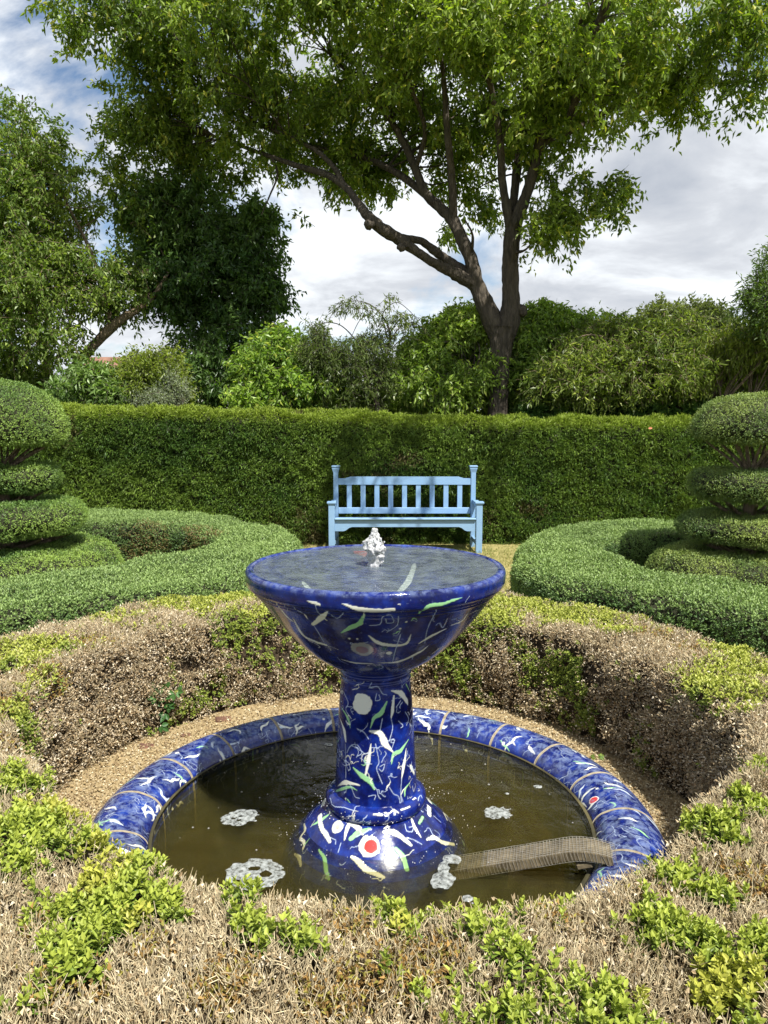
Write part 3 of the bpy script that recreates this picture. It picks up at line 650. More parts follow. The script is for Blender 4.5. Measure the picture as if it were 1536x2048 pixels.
def water_disc(name, r, z, ctr, mat, amp, nr=120, na=240, rings=0.0):
    rad = np.linspace(0.0005, r, nr); th = np.arange(na) * 2 * math.pi / na
    X = np.outer(rad, np.cos(th)); Y = np.outer(rad, np.sin(th)); Q = np.stack([X + ctr[0], Y + ctr[1], np.zeros_like(X)], -1).reshape(-1, 3)
    rv = np.repeat(rad, na); Z = amp * fbm(Q * np.array([1, 1, 1]), 12, 5, 3)
    if rings: Z = Z + amp * .9 * np.sin(rv * rings + 1.5 * fbm(Q, 5, 9, 2)) * np.clip((r - rv) / .05, 0, 1)
    V = np.column_stack([X.ravel(), Y.ravel(), Z]); Fc = grid_faces(nr, na, False, True)
    m_ = MB(); m_.add(V, Fc, (1, 1, 1), 0, True); o = m_.build(name, mat); o.location = (ctr[0], ctr[1], z); return struct(o)
water_disc('water', RI + .007, ZW, (PCX, PCY), M_POOLW, .0008)
def silt_mat():
    m, nt, N, L = newmat('suspended_silt')
    tr = node(nt, 'ShaderNodeBsdfTransparent', Color=(.93, .91, .80, 1)); df = node(nt, 'ShaderNodeBsdfDiffuse')
    n = noise_node(nt, 7, 6, .6, dist=1.2); r = ramp(nt, n.outputs['Fac'], [(.35, (.062, .056, .022)), (.65, (.10, .09, .036))]); L.new(r.outputs[0], df.inputs['Color'])
    f = ramp(nt, n.outputs['Fac'], [(.3, .10), (.7, .24)]); mx = node(nt, 'ShaderNodeMixShader'); L.new(f.outputs[0], mx.inputs[0]); L.new(tr.outputs[0], mx.inputs[1]); L.new(df.outputs[0], mx.inputs[2])
    o = node(nt, 'ShaderNodeOutputMaterial'); L.new(mx.outputs[0], o.inputs['Surface']); return m
m_ = MB(); th = np.arange(96) * 2 * math.pi / 96
for i, (dz, rr) in enumerate(((.025, RI + .003), (.05, RI + .0025), (.08, RI + .002), (.11, RI + .001), (.145, RI), (.185, RI - .0005), (.23, RI - .001), (.28, RI - .002))):
    z = -dz; V = np.vstack([[[0, 0, z]], np.column_stack([rr * np.cos(th), rr * np.sin(th), np.full(96, z)])]); k = np.arange(96); m_.add(V, np.stack([np.zeros(96, int), 1 + k, 1 + (k + 1) % 96], 1))
o = m_.build('water', silt_mat()); o.location = (PCX, PCY, ZW); struct(o)
water_disc('water', .4045, 1.0975, (CX, D0), M_BOWLW, .0006, 120, 240, 230.0)

# bubbling jet
def jet_mat(name, white):
    m, nt, N, L = newmat(name)
    g = node(nt, 'ShaderNodeBsdfGlass', IOR=1.33, Roughness=.03); d = node(nt, 'ShaderNodeBsdfPrincipled', Roughness=.1); d.inputs['Base Color'].default_value = (.97, .98, .98, 1); d.inputs['Subsurface Weight'].default_value = .6; d.inputs['Subsurface Radius'].default_value = (.03, .03, .03)
    n = noise_node(nt, 120, 3); r = ramp(nt, n.outputs['Fac'], [(.4, white * .5), (.65, white)])
    mx = node(nt, 'ShaderNodeMixShader'); L.new(r.outputs[0], mx.inputs[0]); L.new(g.outputs[0], mx.inputs[1]); L.new(d.outputs[0], mx.inputs[2])
    bb = bump(nt, n.outputs['Fac'], .5, .004); L.new(bb.outputs[0], g.inputs['Normal']); L.new(bb.outputs[0], d.inputs['Normal'])
    o = node(nt, 'ShaderNodeOutputMaterial'); L.new(mx.outputs[0], o.inputs['Surface']); return m
M_JET = jet_mat('jet_water', .58)
def blob(mb, c, r, seed, lump=.25, st=(1, 1, 1), nu=12, nv=8):
    ph = np.linspace(.001, math.pi - .001, nv); th = np.arange(nu) * 2 * math.pi / nu
    V = np.stack([np.outer(np.cos(th), np.sin(ph)), np.outer(np.sin(th), np.sin(ph)), np.tile(np.cos(ph), (nu, 1))], -1).reshape(-1, 3)
    V = V * (1 + lump * fbm(V + seed * 3.1, 1.6, seed, 2))[:, None] * np.array(st) * r + np.array(c)
    mb.add(V, grid_faces(nu, nv, True, False)[:, ::-1], (1, 1, 1), 0, True)
rj = np.random.default_rng(5); mb = MB()
HJ = .125
zz_ = np.linspace(-.004, HJ, 46); prof = np.interp(zz_ / HJ, [0, .12, .3, .45, .62, .75, .88, 1.0], [.020, .020, .026, .031, .029, .017, .011, .002])
V, Fc = lathe(np.column_stack([prof, zz_]), 40); V0 = V.copy()
V[:, :2] *= (1 + .42 * fbm(V0 * np.array([1, 1, .6]), 120, 3, 4))[:, None]; V[:, 2] += .006 * noise3(V0, 60, 8); V[:, 0] += .004 * np.sin(V0[:, 2] * 60)
mb.add(V, Fc[:, ::-1] if False else Fc, (1, 1, 1), 0, True)
for k in range(70):
    t = rj.uniform(.05, 1) ** .8; a = rj.uniform(0, 6.28); rad = np.interp(t, [0, .12, .3, .45, .62, .75, .88, 1.0], [.020, .020, .026, .033, .030, .018, .010, .003]) * (rj.uniform(.6, 1.0) if k < 34 else rj.uniform(.95, 1.45))
    blob(mb, (rad * math.cos(a), rad * math.sin(a), t * HJ), (rj.uniform(.003, .0075) if k < 34 else rj.uniform(.0012, .003)), k, .3, (1, 1, rj.uniform(.9, 1.7)), 9, 6)
o = mb.build('water_jet', M_JET); o.location = (CX - .003, D0, 1.098); tag(o, 'clear bubbling water jet rising from the middle of the blue bowl', 'water jet')

# foam rafts
def foam_mat():
    m, nt, N, L = newmat('foam')
    b = node(nt, 'ShaderNodeBsdfPrincipled', Roughness=.35); b.inputs['Specular IOR Level'].default_value = .5
    tc = node(nt, 'ShaderNodeTexCoord'); v = node(nt, 'ShaderNodeTexVoronoi', Scale=170); L.new(tc.outputs['Object'], v.inputs['Vector'])
    n = noise_node(nt, 62, 6, .65); r = ramp(nt, n.outputs['Fac'], [(.3, (.18, .19, .18)), (.55, (.31, .33, .32)), (.75, (.5, .51, .5))]); L.new(r.outputs[0], b.inputs['Base Color'])
    bump(nt, v.outputs['Distance'], .6, .003, b)
    t = node(nt, 'ShaderNodeBsdfTransparent'); mx = node(nt, 'ShaderNodeMixShader'); rr = ramp(nt, n.outputs['Fac'], [(.30, .15), (.56, .88)])
    L.new(rr.outputs[0], mx.inputs[0]); L.new(t.outputs[0], mx.inputs[1]); L.new(b.outputs[0], mx.inputs[2])
    o = node(nt, 'ShaderNodeOutputMaterial'); L.new(mx.outputs[0], o.inputs['Surface']); return m
M_FOAM = foam_mat()
def foam(c, rx, ry, rot, holes, seed, label, lobes=None, grp='foam rafts floating on the pool'):
    n = 90; x = np.linspace(-1.35, 1.35, n); X, Y = np.meshgrid(x, x, indexing='ij')
    Q = np.column_stack([X.ravel(), Y.ravel(), np.full(n * n, seed * 1.7)])
    d = np.hypot(Q[:, 0], Q[:, 1]) if lobes is None else np.min([np.hypot((Q[:, 0] - a) / e, (Q[:, 1] - b) / f_) for a, b, e, f_ in lobes], 0)
    val = 1 - d + .20 * fbm(Q, 2.6, seed, 3)
    for hx, hy, hr in holes: val = np.minimum(val, (np.hypot(Q[:, 0] - hx, Q[:, 1] - hy) - hr) * 1.2 + .1 * fbm(Q, 5, seed + 3, 2))
    inside = val > 0; ca, sa = math.cos(rot), math.sin(rot)
    hgt = .0008 + .0016 * np.clip(val * 3, 0, 1) + .0006 * fbm(Q, 9, seed + 8, 2)
    P = np.column_stack([(Q[:, 0] * rx) * ca - (Q[:, 1] * ry) * sa, (Q[:, 0] * rx) * sa + (Q[:, 1] * ry) * ca, np.where(inside, hgt, .0002)])
    Fc = grid_faces(n, n); keep = inside[Fc].sum(1) >= 3; Fc = Fc[keep]
    used = np.unique(Fc); mapv = np.full(n * n, -1); mapv[used] = np.arange(len(used))
    m_ = MB(); m_.add(P[used], mapv[Fc], (1, 1, 1), 0, True); o = m_.build('foam_raft', M_FOAM); o.location = (c[0], c[1], ZW + .001)
    return tag(o, label, 'foam', grp)
def fp(u, v): return Pz(u, v, ZW)[:2]
foam(fp(480, 1635), .068, .050, .25, [(-.35, -.1, .13), (.05, .12, .12), (-.1, -.45, .10)], 3, 'grey foam raft with three holes left of the pedestal base')
foam(fp(508, 1750), .088, .085, .1, [(.05, .36, .17), (.36, -.02, .19), (-.5, -.4, .1), (.3, -.5, .1)], 8, 'largest foam raft with two big holes beside the front dead twigs')
foam(fp(996, 1626), .048, .042, .3, [], 12, 'small white foam raft on the open water right of the pedestal')
foam(fp(888, 1742), .062, .088, -.15, [(.25, .35, .08), (-.5, -.1, .1)], 17, 'tall foam raft of joined lobes against the front of the submerged base', [(.35, .75, .5, .3), (-.05, .2, .35, .4), (0.0, -.55, .55, .55)])
foam(fp(935, 1798), .018, .016, 0, [], 21, 'tiny pale foam raft near the sunken bricks at the front')
foam(fp(1076, 1574), .016, .013, 0, [], 23, 'tiny bright foam raft far right below the ramp side rim')
foam(fp(1014, 1588), .008, .007, 0, [], 25, 'foam speck on the open water above the small right foam raft')
foam(fp(658, 1490), .018, .013, 0, [(0, 0, .3)], 29, 'small foam ring floating behind the left edge of the pedestal')
m_ = MB()
for k in range(60):
    a = rj.uniform(0, 6.28); rad = math.sqrt(rj.uniform(.15, .6)); c = (PCX + rad * math.cos(a), PCY + rad * math.sin(a), ZW + .0005)
    blob(m_, c, rj.uniform(.0015, .0045), k, .05, (1, 1, .6), 8, 6)
struct(m_.build('bubbles', jet_mat('bubble_film', .35)), 'stuff')
m_ = MB()
for k in range(260):   # fine splash where the overflow meets the pool and the collar
    a = rj.uniform(0, 6.28); rad = rj.choice([rj.normal(.19, .02), rj.normal(.30, .025)]); z = (.285 if rad < .24 else ZW) + abs(rj.normal(0, .018))
    blob(m_, (CX + rad * math.cos(a), D0 + rad * math.sin(a), z), rj.uniform(.0006, .0017), k, 0, (1, 1, 1.3), 6, 5)
struct(m_.build('splash', jet_mat('splash_water', .8)), 'stuff')

# wildlife ramp wrapped in wire netting, one end on the rim
M_PLANK = solid('weathered_plank', (.07, .055, .032), (.20, .16, .095), 25, .9, .5, .004)
M_WIRE = solid('galvanised_wire', (.16, .15, .125), (.34, .32, .28), 60, .5, 0, 0, spec=.6)
a = Pz(1216, 1686, .298); b = Pz(905, 1738, .150)
ramp_t = thing('wooden_ramp', 'weathered plank ramp wrapped in wire netting from pool rim into water', 'ramp')
T = nrm(b - a); Sd = nrm(np.cross(T, [0, 0, 1])); Up = np.cross(Sd, T); Ln = np.linalg.norm(b - a)
rot = np.stack([T, Sd, Up], 1)
ramp_t.location = a
m_ = MB(); n_ = 40; xs = np.linspace(0, Ln, n_); hw = .042; tk = .013
V = []
for k, x in enumerate(xs):
    w2 = hw * (1 + .05 * math.sin(x * 31)); zo = -.38 * max(0.0, .13 - x) ** 2 * 6
    for (s_, u_) in ((-1, -1), (1, -1), (1, 1), (-1, 1)): V.append([x, s_ * w2, u_ * tk + zo])
V = np.array(V); Fc = [grid_faces(n_, 4, False, True), np.array([[0, 1, 2, 3]]), np.array([[4 * n_ - 1, 4 * n_ - 2, 4 * n_ - 3, 4 * n_ - 4]])]
m_.add(V @ rot.T, Fc); m_.build('plank', M_PLANK, ramp_t)
m_ = MB(); P0 = []; P1 = []
zo = lambda x: -.38 * max(0.0, .13 - x) ** 2 * 6
st = .0105
for x in np.arange(-.012, Ln, st):
    r4 = [(-hw - .002, -tk - .002), (hw + .002, -tk - .002), (hw + .003, tk + .004), (-hw - .003, tk + .004)]
    for k in range(4):
        p, q = r4[k], r4[(k + 1) % 4]; dz = 0
        P0.append([x + rj.normal(0, .0016), p[0], p[1] + zo(x)]); P1.append([x + rj.normal(0, .0016), q[0], q[1] + zo(x) + dz])
for yy in np.arange(-hw, hw + .001, st):
    for zz2 in (tk + .005, -tk - .003):
        for x in np.arange(-.012, Ln, .03): P0.append([x, yy + rj.normal(0, .0006), zz2 + zo(x)]); P1.append([x + .03, yy + rj.normal(0, .0006), zz2 + zo(x + .03)])
sticks(m_, np.array(P0) @ rot.T, np.array(P1) @ rot.T, np.random.default_rng(1).uniform(.0005, .0009, len(P0)), .0006, (1, 1, 1)); m_.build('wire_netting', M_WIRE, ramp_t)
m_ = MB(); box(m_, (.06, -.038, -.050), (.11, .038, -.03), b=.004); m_.V[-1] = (m_.V[-1] @ rot.T).astype(np.float32); m_.build('batten', M_PLANK, ramp_t)
# bricks under the water holding the ramp end
def brick(c, dims, rz, label, name='sunken_brick', grp=None, tilt=0.0):
    m_ = MB(); box(m_, -np.array(dims) / 2, np.array(dims) / 2, b=.006)
    m_.V[0] = (m_.V[0] + .003 * fbm(m_.V[0], 40, int(abs(c[0]) * 100), 2)[:, None]).astype(np.float32)
    o = m_.build(name, M_BRICK); o.location = c; o.rotation_euler = (tilt, tilt * .6, rz); return tag(o, label, 'brick', grp)
q = Pz(950, 1745, .08); brick((q[0], q[1], .075), (.20, .10, .065), .15, 'sunken red brick beside the ramp foot, nearest the pedestal')
q = Pz(965, 1790, .0); brick((q[0] - .01, q[1] - .06, -.02), (.21, .10, .065), -.3, 'lower sunken brick half hidden behind the front twigs')
for (u, v, s_, rz, lb) in ((371, 1472, .035, .5, 'broken brick fragment lying on gravel left of the pool'), (292, 1494, .05, .2, 'long broken brick fragment under the left hedge foot'), (446, 1441, .06, .35, 'flat broken brick fragment half under the hedge behind the rim')):
    q = Pz(u, v, .02); brick((q[0], q[1], .017), (s_ * 1.4, s_ * .8, .03), rz, lb, 'brick_fragment', 'brick fragments round the pool', .12)

# gravel
M_GRAVEL = solid('pea_gravel', (.55, .5, .4), (1.0, .95, .85), 90, .8, .2, .002, attr=True)
def ring_r(deg):
    T_ = np.array([(-180, 1.22), (-165, 1.06), (-153, .985), (-121, .955), (-90, .955), (-60, .99), (-29, 1.05), (-17, 1.14), (-7, 1.21), (4, 1.27), (23, 1.32), (45, 1.45), (57, 1.56), (71, 1.63), (98, 1.74), (111, 1.68), (124, 1.63), (136, 1.57), (150, 1.50), (165, 1.38), (180, 1.22)])
    return np.interp((np.asarray(deg) + 180) % 360 - 180, T_[:, 0], T_[:, 1])
def ring_o(deg):
    T_ = np.array([(-180, 1.90), (-150, 1.80), (-120, 1.80), (-90, 1.80), (-60, 1.80), (-30, 1.80), (0, 1.82), (23, 1.86), (40, 1.97), (56, 2.12), (72, 2.26), (91, 2.22), (110, 2.2), (126, 2.18), (150, 2.06), (180, 1.90)])
    return np.interp((np.asarray(deg) + 180) % 360 - 180, T_[:, 0], T_[:, 1])
th = np.linspace(0, 2 * math.pi, 120, endpoint=False); m_ = MB(); ri = .99; ro = ring_r(np.degrees(th)) + .05
V = np.vstack([np.column_stack([PCX + ri * np.cos(th), PCY + ri * np.sin(th), np.full(120, .03)]), np.column_stack([CX + ro * np.cos(th), D0 + ro * np.sin(th), np.full(120, .02)])])
k = np.arange(120); k2 = (k + 1) % 120; m_.add(V, np.stack([k, 120 + k, 120 + k2, k2], 1), (.38, .31, .19), 0, True); struct(m_.build('gravel_bed', M_GRAVEL))
m_ = MB(); n = 26000; th = RNG.uniform(-.6, 3.9, n); ro = ring_r(np.degrees(th)); rad = RNG.uniform(.985, 1, n) + (ro - .97) * RNG.random(n)
P = np.column_stack([CX + rad * np.cos(th), D0 + rad * np.sin(th), np.full(n, .028) + RNG.uniform(0, .006, n)])
oc = np.array([(1, 0, 0), (-1, 0, 0), (0, 1, 0), (0, -1, 0), (0, 0, 1), (0, 0, -1)], float); of = np.array([(0, 2, 4), (2, 1, 4), (1, 3, 4), (3, 0, 4), (2, 0, 5), (1, 2, 5), (3, 1, 5), (0, 3, 5)])
sc = RNG.uniform(.0025, .006, (n, 1, 1)) * RNG.uniform(.6, 1.3, (n, 1, 3)); V = P[:, None] + (oc[None] + RNG.normal(0, .25, (n, 6, 3))) * sc
pal = np.array([(.46, .37, .22), (.58, .50, .34), (.36, .27, .15), (.68, .62, .48), (.28, .21, .13)]); cl = pal[RNG.integers(0, 5, n)] * RNG.uniform(.7, 1.15, (n, 1))
m_.add(V.reshape(-1, 3), (np.arange(n)[:, None, None] * 6 + of[None]).reshape(-1, 3), np.repeat(cl, 6, 0)); struct(m_.build('gravel', M_GRAVEL), 'stuff')
# ------------------------------------------------------------------ dying ring hedge
HR = .53
deg = np.linspace(-180, 180, 240, endpoint=False); t_ = np.radians(deg)
ri = ring_r(deg); ro = ring_o(deg)
A = np.column_stack([CX + ri * np.cos(t_), D0 + ri * np.sin(t_)]); B = np.column_stack([CX + ro * np.cos(t_), D0 + ro * np.sin(t_)])
hh = HR + .015 * np.sin(t_ * 3 + 1)
V, Fc, N = band(A, B, hh, .04, .07, True, .034, 6.5, 3)
def patches(lst, z):
    out = []
    for u, v, r in lst:
        p = Pz(u, v, z); Zd = np.linalg.norm(p - np.array([0, 0, HC])); out.append((*p, 1.02 * r * Zd / F))
    return out
GREENP = patches([(40, 1560, 60), (100, 1600, 55), (60, 1650, 60), (170, 1690, 50), (280, 1712, 55), (325, 1722, 30), (30, 1720, 55), (180, 1775, 40), (250, 1800, 85), (335, 1805, 55), (205, 1850, 65), (160, 1905, 55), (140, 1950, 45),
    (485, 1800, 38), (485, 1770, 24), (500, 1855, 50), (520, 1890, 38), (600, 1905, 42), (790, 1800, 55), (830, 1825, 45), (760, 1775, 26), (800, 1850, 40), (1010, 1905, 50), (1045, 1935, 45), (955, 1870, 30), (1000, 2025, 65), (1200, 1985, 55), (1225, 2040, 55), (1160, 1900, 30),
    (1340, 1850, 75), (1400, 1880, 70), (1290, 1830, 45), (1330, 1695, 45), (1360, 1740, 50), (1440, 1775, 45), (1430, 1640, 55), (1505, 1605, 45), (1375, 1612, 28), (1455, 1960, 75), (1500, 2000, 60), (1510, 1530, 40), (1530, 1890, 40)], .55)
YELLP = patches([(430, 1205, 55), (520, 1190, 75), (250, 1243, 45), (320, 1222, 40), (60, 1300, 55), (20, 1325, 50), (600, 1225, 60), (470, 1230, 50), (400, 1225, 40), (540, 1228, 50), (680, 1222, 50), (760, 1220, 50), (850, 1220, 50), (950, 1222, 50), (1010, 1228, 45), (340, 1212, 45), (1120, 1225, 60), (1210, 1240, 45), (1060, 1205, 75), (1150, 1232, 55), (1000, 1200, 50), (1235, 1262, 40), (1500, 1345, 50), (700, 1200, 60), (900, 1200, 60), (800, 1195, 60), (110, 1300, 40)], .53) + \
        patches([(570, 1280, 60), (620, 1310, 50), (650, 1370, 30), (330, 1335, 22), (360, 1340, 22), (1110, 1290, 45), (1160, 1255, 35), (1180, 1325, 35), (1060, 1290, 28), (400, 1400, 20), (530, 1350, 40), (600, 1350, 55), (550, 1400, 30), (1100, 1360, 50), (1150, 1390, 35), (1040, 1330, 40), (1130, 1340, 22)], .33)
ORNGP = patches([(430, 1965, 60), (800, 1930, 85), (720, 1965, 55), (870, 1890, 50), (1500, 1760, 55), (640, 1990, 50), (60, 1840, 40), (1120, 1830, 40), (700, 1850, 40), (130, 1980, 60), (300, 1900, 40), (1300, 1760, 40)], .54) + patches([(1290, 1268, 45), (1400, 1305, 50), (100, 1345, 45), (30, 1400, 50), (180, 1290, 40), (1000, 1260, 40), (30, 1470, 50)], .53)
def pmask(P, lst, amp=.35, seed=0, sc=14):
    g = np.full(len(P), -9.0)
    for x, y, z, r in lst:
        g = np.maximum(g, 1 - np.linalg.norm((P - np.array([x, y, z])) * np.array([1, 1, .8]), axis=1) / r)
    return g + amp * fbm(P, sc, seed, 3)
ring = thing('box_hedge', 'low dying box hedge of bare tan twigs with green tufts ringing the pool', 'hedge')
mb = MB(); Vc = V - N * .045; Vc[:, 2] = np.maximum(Vc[:, 2], 0); mb.add(Vc, Fc, (1, 1, 1), 0, True); mb.build('woody_core', M_TWIG, ring)
hole = fbm(V, 9, 91, 3) * (N[:, 2] < .5); V = V - N * (.05 * np.clip(hole - .15, 0, .6))[:, None]; N = vnormals(V, Fc)
P, Nn = sample(V, N, Fc, 3800, w=lambda c: np.where((c[:, 1] < 2.35), 2.6, 1.35) * np.where(c[:, 2] < .03, .2, 1.0))
kp = ~((fbm(P, 11, 93, 3) < -.30) & (Nn[:, 2] < .5) & (RNG.random(len(P)) < .8)); P, Nn = P[kp], Nn[kp]
near = P[:, 1] < 2.35; top = Nn[:, 2] > .5
# the walls of the old hedge are a little ragged and hollow towards the foot
g = np.maximum(pmask(P, GREENP, .62, 2, 17), pmask(P, YELLP, .45, 5, 9)); og = pmask(P, ORNGP, .5, 7)
elsew = fbm(P, 3.2, 41, 3) - .52 + np.where((P[:, 1] > 2.4), np.where(top, .29, .34), .10) + .25 * np.clip(1 - np.abs(P[:, 0] + .1) / .9, 0, 1) * (P[:, 1] > 3.2)       # scattered shoots
nt_ = near & top; sft = RNG.normal(0, 1, len(P)); isg = (g + sft * np.where(nt_, .16, .26) > np.where(nt_, .26, .08)) | (elsew + sft * np.where(nt_, .16, .22) > np.where(nt_, .22, .08)); iso = (og > .1) & ~isg
small = noise3(P, 40, 77)
# dead twigs
tw = MB(); dl = MB(); gl = MB()
m = ~isg & (top | (RNG.random(len(P)) < .45)) & ~(iso & (RNG.random(len(P)) < .55)); p, nn = P[m], Nn[m]; k = len(p)
d = nrm(nn * .9 + np.array([0, 0, .55]) + RNG.normal(0, .34, (k, 3)) + .25 * np.column_stack([noise3(p, 9, 1), noise3(p, 9, 2), np.zeros(k)]))
ln = RNG.uniform(.03, .08, k) * np.where(p[:, 1] < 2.35, 1.0, .8); b0 = p - d * .03; e0 = p + d * (ln * .6)[:, None] - nn * .012
tone = RNG.random((k, 1)); c = np.array([.62, .53, .34]) * (1 - tone) + np.array([.36, .28, .16]) * tone; c = c * RNG.uniform(.75, 1.15, (k, 1))
rad = np.where(p[:, 1] < 2.35, .00105, .0013)
sticks(tw, b0, e0, rad * 1.3, rad * .8, c)
for s_ in range(2):
    q = RNG.uniform(.35, .9, (k, 1)); f0 = b0 * (1 - q) + e0 * q; d2 = nrm(d + RNG.normal(0, .55, (k, 3))); sticks(tw, f0, f0 + d2 * RNG.uniform(.012, .032, (k, 1)), rad * .9, rad * .6, c * 1.06)
# dead leaves on walls and in the gaps
m = ~isg; p, nn = P[m], Nn[m]; fx = iso[m]; nr = p[:, 1] < 2.35; tp = nn[:, 2] > .5
for rep in range(5):
    kk = (RNG.random(len(p)) < np.where(tp & nr, np.where(fx, .75, .27), np.where(tp, .75, 1.0))); q, qn, qf = p[kk], nn[kk], fx[kk]; k = len(q)
    pos = q + RNG.normal(0, .012, (k, 3)) - qn * RNG.uniform(-.012, .035, (k, 1)); d = nrm(qn * .5 + rvec(k) + np.array([0, 0, .1]))
    t1 = RNG.random((k, 1)); base = np.array([.50, .40, .255]) * (1 - t1) + np.array([.26, .18, .09]) * t1
    pale = (RNG.random((k, 1)) < .3); base = np.where(pale, np.array([.64, .56, .42]), base)
    org = np.array([.30, .185, .06]) * RNG.uniform(.6, 1.15, (k, 1)); org = np.where(RNG.random((k, 1)) < .35, np.array([.26, .23, .05]), org); base = np.where(qf[:, None], org, base)
    leaves(dl, pos, d, rvec(k), RNG.uniform(.009, .016, k), RNG.uniform(.005, .009, k), base * RNG.uniform(.75, 1.2, (k, 1)), 0, False, .7, .3)
# live shoots
def shoots(mb, p, nn, npair, length, lw, cA, cB, tip, hi, rise=.03, spread=.9):
    k = len(p); d = nrm(nn * .6 + np.array([0, 0, .75]) + RNG.normal(0, .30, (k, 3))); ln = RNG.uniform(.7, 1.25, (k, 1)) * rise
    a = nrm(np.cross(d, rvec(k))); tone = RNG.random((k, 1)); base = np.array(cA) * (1 - tone) + np.array(cB) * tone
    for i in range(npair):
        f = (i + .3) / npair; ang = i * 1.5708 + RNG.normal(0, .3, (k, 1)); b = np.cross(d, a); side = a * np.cos(ang) + b * np.sin(ang)
        for s_ in (1, -1):
            dd = nrm(d * (.35 + .75 * f) + side * s_ * (spread * (1.15 - .55 * f)) + RNG.normal(0, .16, (k, 3)))
            cc = base * (1 - f * .9) + np.array(tip) * f * .9; L_ = length * RNG.uniform(.75, 1.2, k) * (1 - .25 * max(0, f - .6) / .4)
            leaves(mb, p + d * ln * f - nn * .008, dd, d + RNG.normal(0, .25, (k, 3)), L_, L_ * lw, cc * RNG.uniform(.8, 1.15, (k, 1)), 0, hi, .35, .15)
m = isg & near; kk = RNG.random(m.sum()) < .42; p, nn = P[m][kk], Nn[m][kk]
gg = np.clip(g[m][kk] * 1.6, 0, 1)[:, None]; hue = np.clip(.5 + .5 * noise3(p, 6, 50), 0, 1)
h1 = hue > .30
shoots(gl, p[h1] + np.array([0, 0, .012]) * gg[h1], nn[h1], 6, .0185, .52, (.075, .145, .022), (.14, .225, .03), (.38, .42, .065), True, .042)
shoots(gl, p[~h1] + np.array([0, 0, .012]) * gg[~h1], nn[~h1], 6, .0185, .52, (.15, .20, .025), (.26, .28, .04), (.46, .45, .08), True, .040)
m = isg & ~near; kk = RNG.random(m.sum()) < .75; p, nn = P[m][kk], Nn[m][kk]; yl = (nn[:, 2] > .5) & (noise3(p, 5, 61) > -.5)
shoots(gl, p[yl], nn[yl], 3, .019, .55, (.18, .24, .035), (.30, .33, .05), (.42, .43, .09), False, .03)
shoots(gl, p[~yl], nn[~yl], 3, .018, .55, (.10, .17, .028), (.19, .25, .04), (.30, .34, .06), False, .025)
tw.build('dead_twigs', M_TWIGS := solid('dead_twig', (.8, .8, .8), (1.1, 1.1, 1.1), 50, .85, .2, .001, attr=True), ring)
dl.build('dead_leaves', M_DRY, ring); gl.build('green_shoots', M_BOX, ring)

# ------------------------------------------------------------------ healthy box scrolls
def leafy_hedge(label, A, B, h, seed, cat='hedge', name='box_hedge', dens=3700, grp=None, sub=10, kleaf=5, L=.0175, cols=((.08, .145, .045), (.18, .27, .08)), tipc=(.33, .43, .14), amp=.022, browns=()):
    A = resample(catmull(A, sub), .07); n = len(A); B = catmull(B, sub); s = np.concatenate([[0], np.cumsum(np.linalg.norm(np.diff(B, axis=0), axis=1))])
    B = np.stack([np.interp(np.linspace(0, s[-1], n), s, B[:, k]) for k in range(2)], 1)
    V, Fc, N = band(A, B, h, .06, .11, False, amp, 5, seed)
    t = thing(name, label, cat, grp)
    mb = MB(); Vc = V - N * .04; Vc[:, 2] = np.maximum(Vc[:, 2], 0); mb.add(Vc, Fc, (1, 1, 1), 0, True); mb.build('woody_core', M_YCORE, t)
    P, Nn = sample(V, N, Fc, dens, w=lambda c: np.where(c[:, 2] < .02, .1, 1) * np.where(c[:, 1] > 12, .4, 1)); k = len(P); mb = MB()
    br = np.zeros(k, bool)
    for (x, y, z, r) in browns: br |= (1 - np.linalg.norm(P - np.array([x, y, z]), axis=1) / r + .6 * fbm(P, 9, 3, 2)) > .1
    d0 = nrm(Nn * .7 + np.array([0, 0, .6]) + RNG.normal(0, .25, (k, 3))); tone = np.clip(.5 + .5 * fbm(P, 2.2, seed + 5, 2)[:, None] + RNG.normal(0, .25, (k, 1)), 0, 1)
    for i in range(kleaf):
        f = i / (kleaf - 1); d = nrm(d0 * (.4 + .6 * f) + rvec(k) * (.95 - .4 * f)); c = np.array(cols[0]) * (1 - tone) + np.array(cols[1]) * tone
        c = c * (1 - .55 * f * (Nn[:, 2:3] > .4)) + np.array(tipc) * .55 * f * (Nn[:, 2:3] > .4); c = np.where((br & (RNG.random(k) < .45))[:, None], np.array([.20, .15, .06]), c)
        off = RNG.uniform(-.02, .009, (k, 1)) + .011 * f
        leaves(mb, P + d0 * off + rvec(k) * .008, d, d0 + rvec(k) * .5, L * RNG.uniform(.75, 1.2, k), L * .55, c * RNG.uniform(.7, 1.25, (k, 1)), 0, False, .3, .15)
    mb.build('foliage', M_BOX, t); return t
RA = [(4.2, 2.5), (3.0, 3.30), (2.05, 3.98), (1.55, 4.42), (1.22, 4.68), (1.02, 5.0), (.96, 5.5), (1.04, 6.05), (1.32, 6.8), (1.77, 7.45), (2.42, 7.82), (3.1, 7.72), (3.8, 7.4), (4.3, 6.8)]
RBc = [(4.8, 3.2), (3.3, 4.1), (2.5, 4.6), (2.1, 4.92), (1.85, 5.2), (1.73, 5.55), (1.71, 5.95), (1.79, 6.3), (2.02, 6.62), (2.36, 6.87), (2.7, 6.98), (3.0, 6.93), (3.3, 6.75), (3.5, 6.4)]
LA = [(-4.2, 2.5), (-3, 3.35), (-2.06, 4.05), (-1.35, 4.50), (-.95, 4.78), (-.75, 5.25), (-.66, 5.85), (-.69, 6.4), (-.86, 7.0), (-1.2, 7.5), (-1.95, 8.3), (-2.6, 8.6), (-3.3, 8.62), (-4.2, 8.3)]
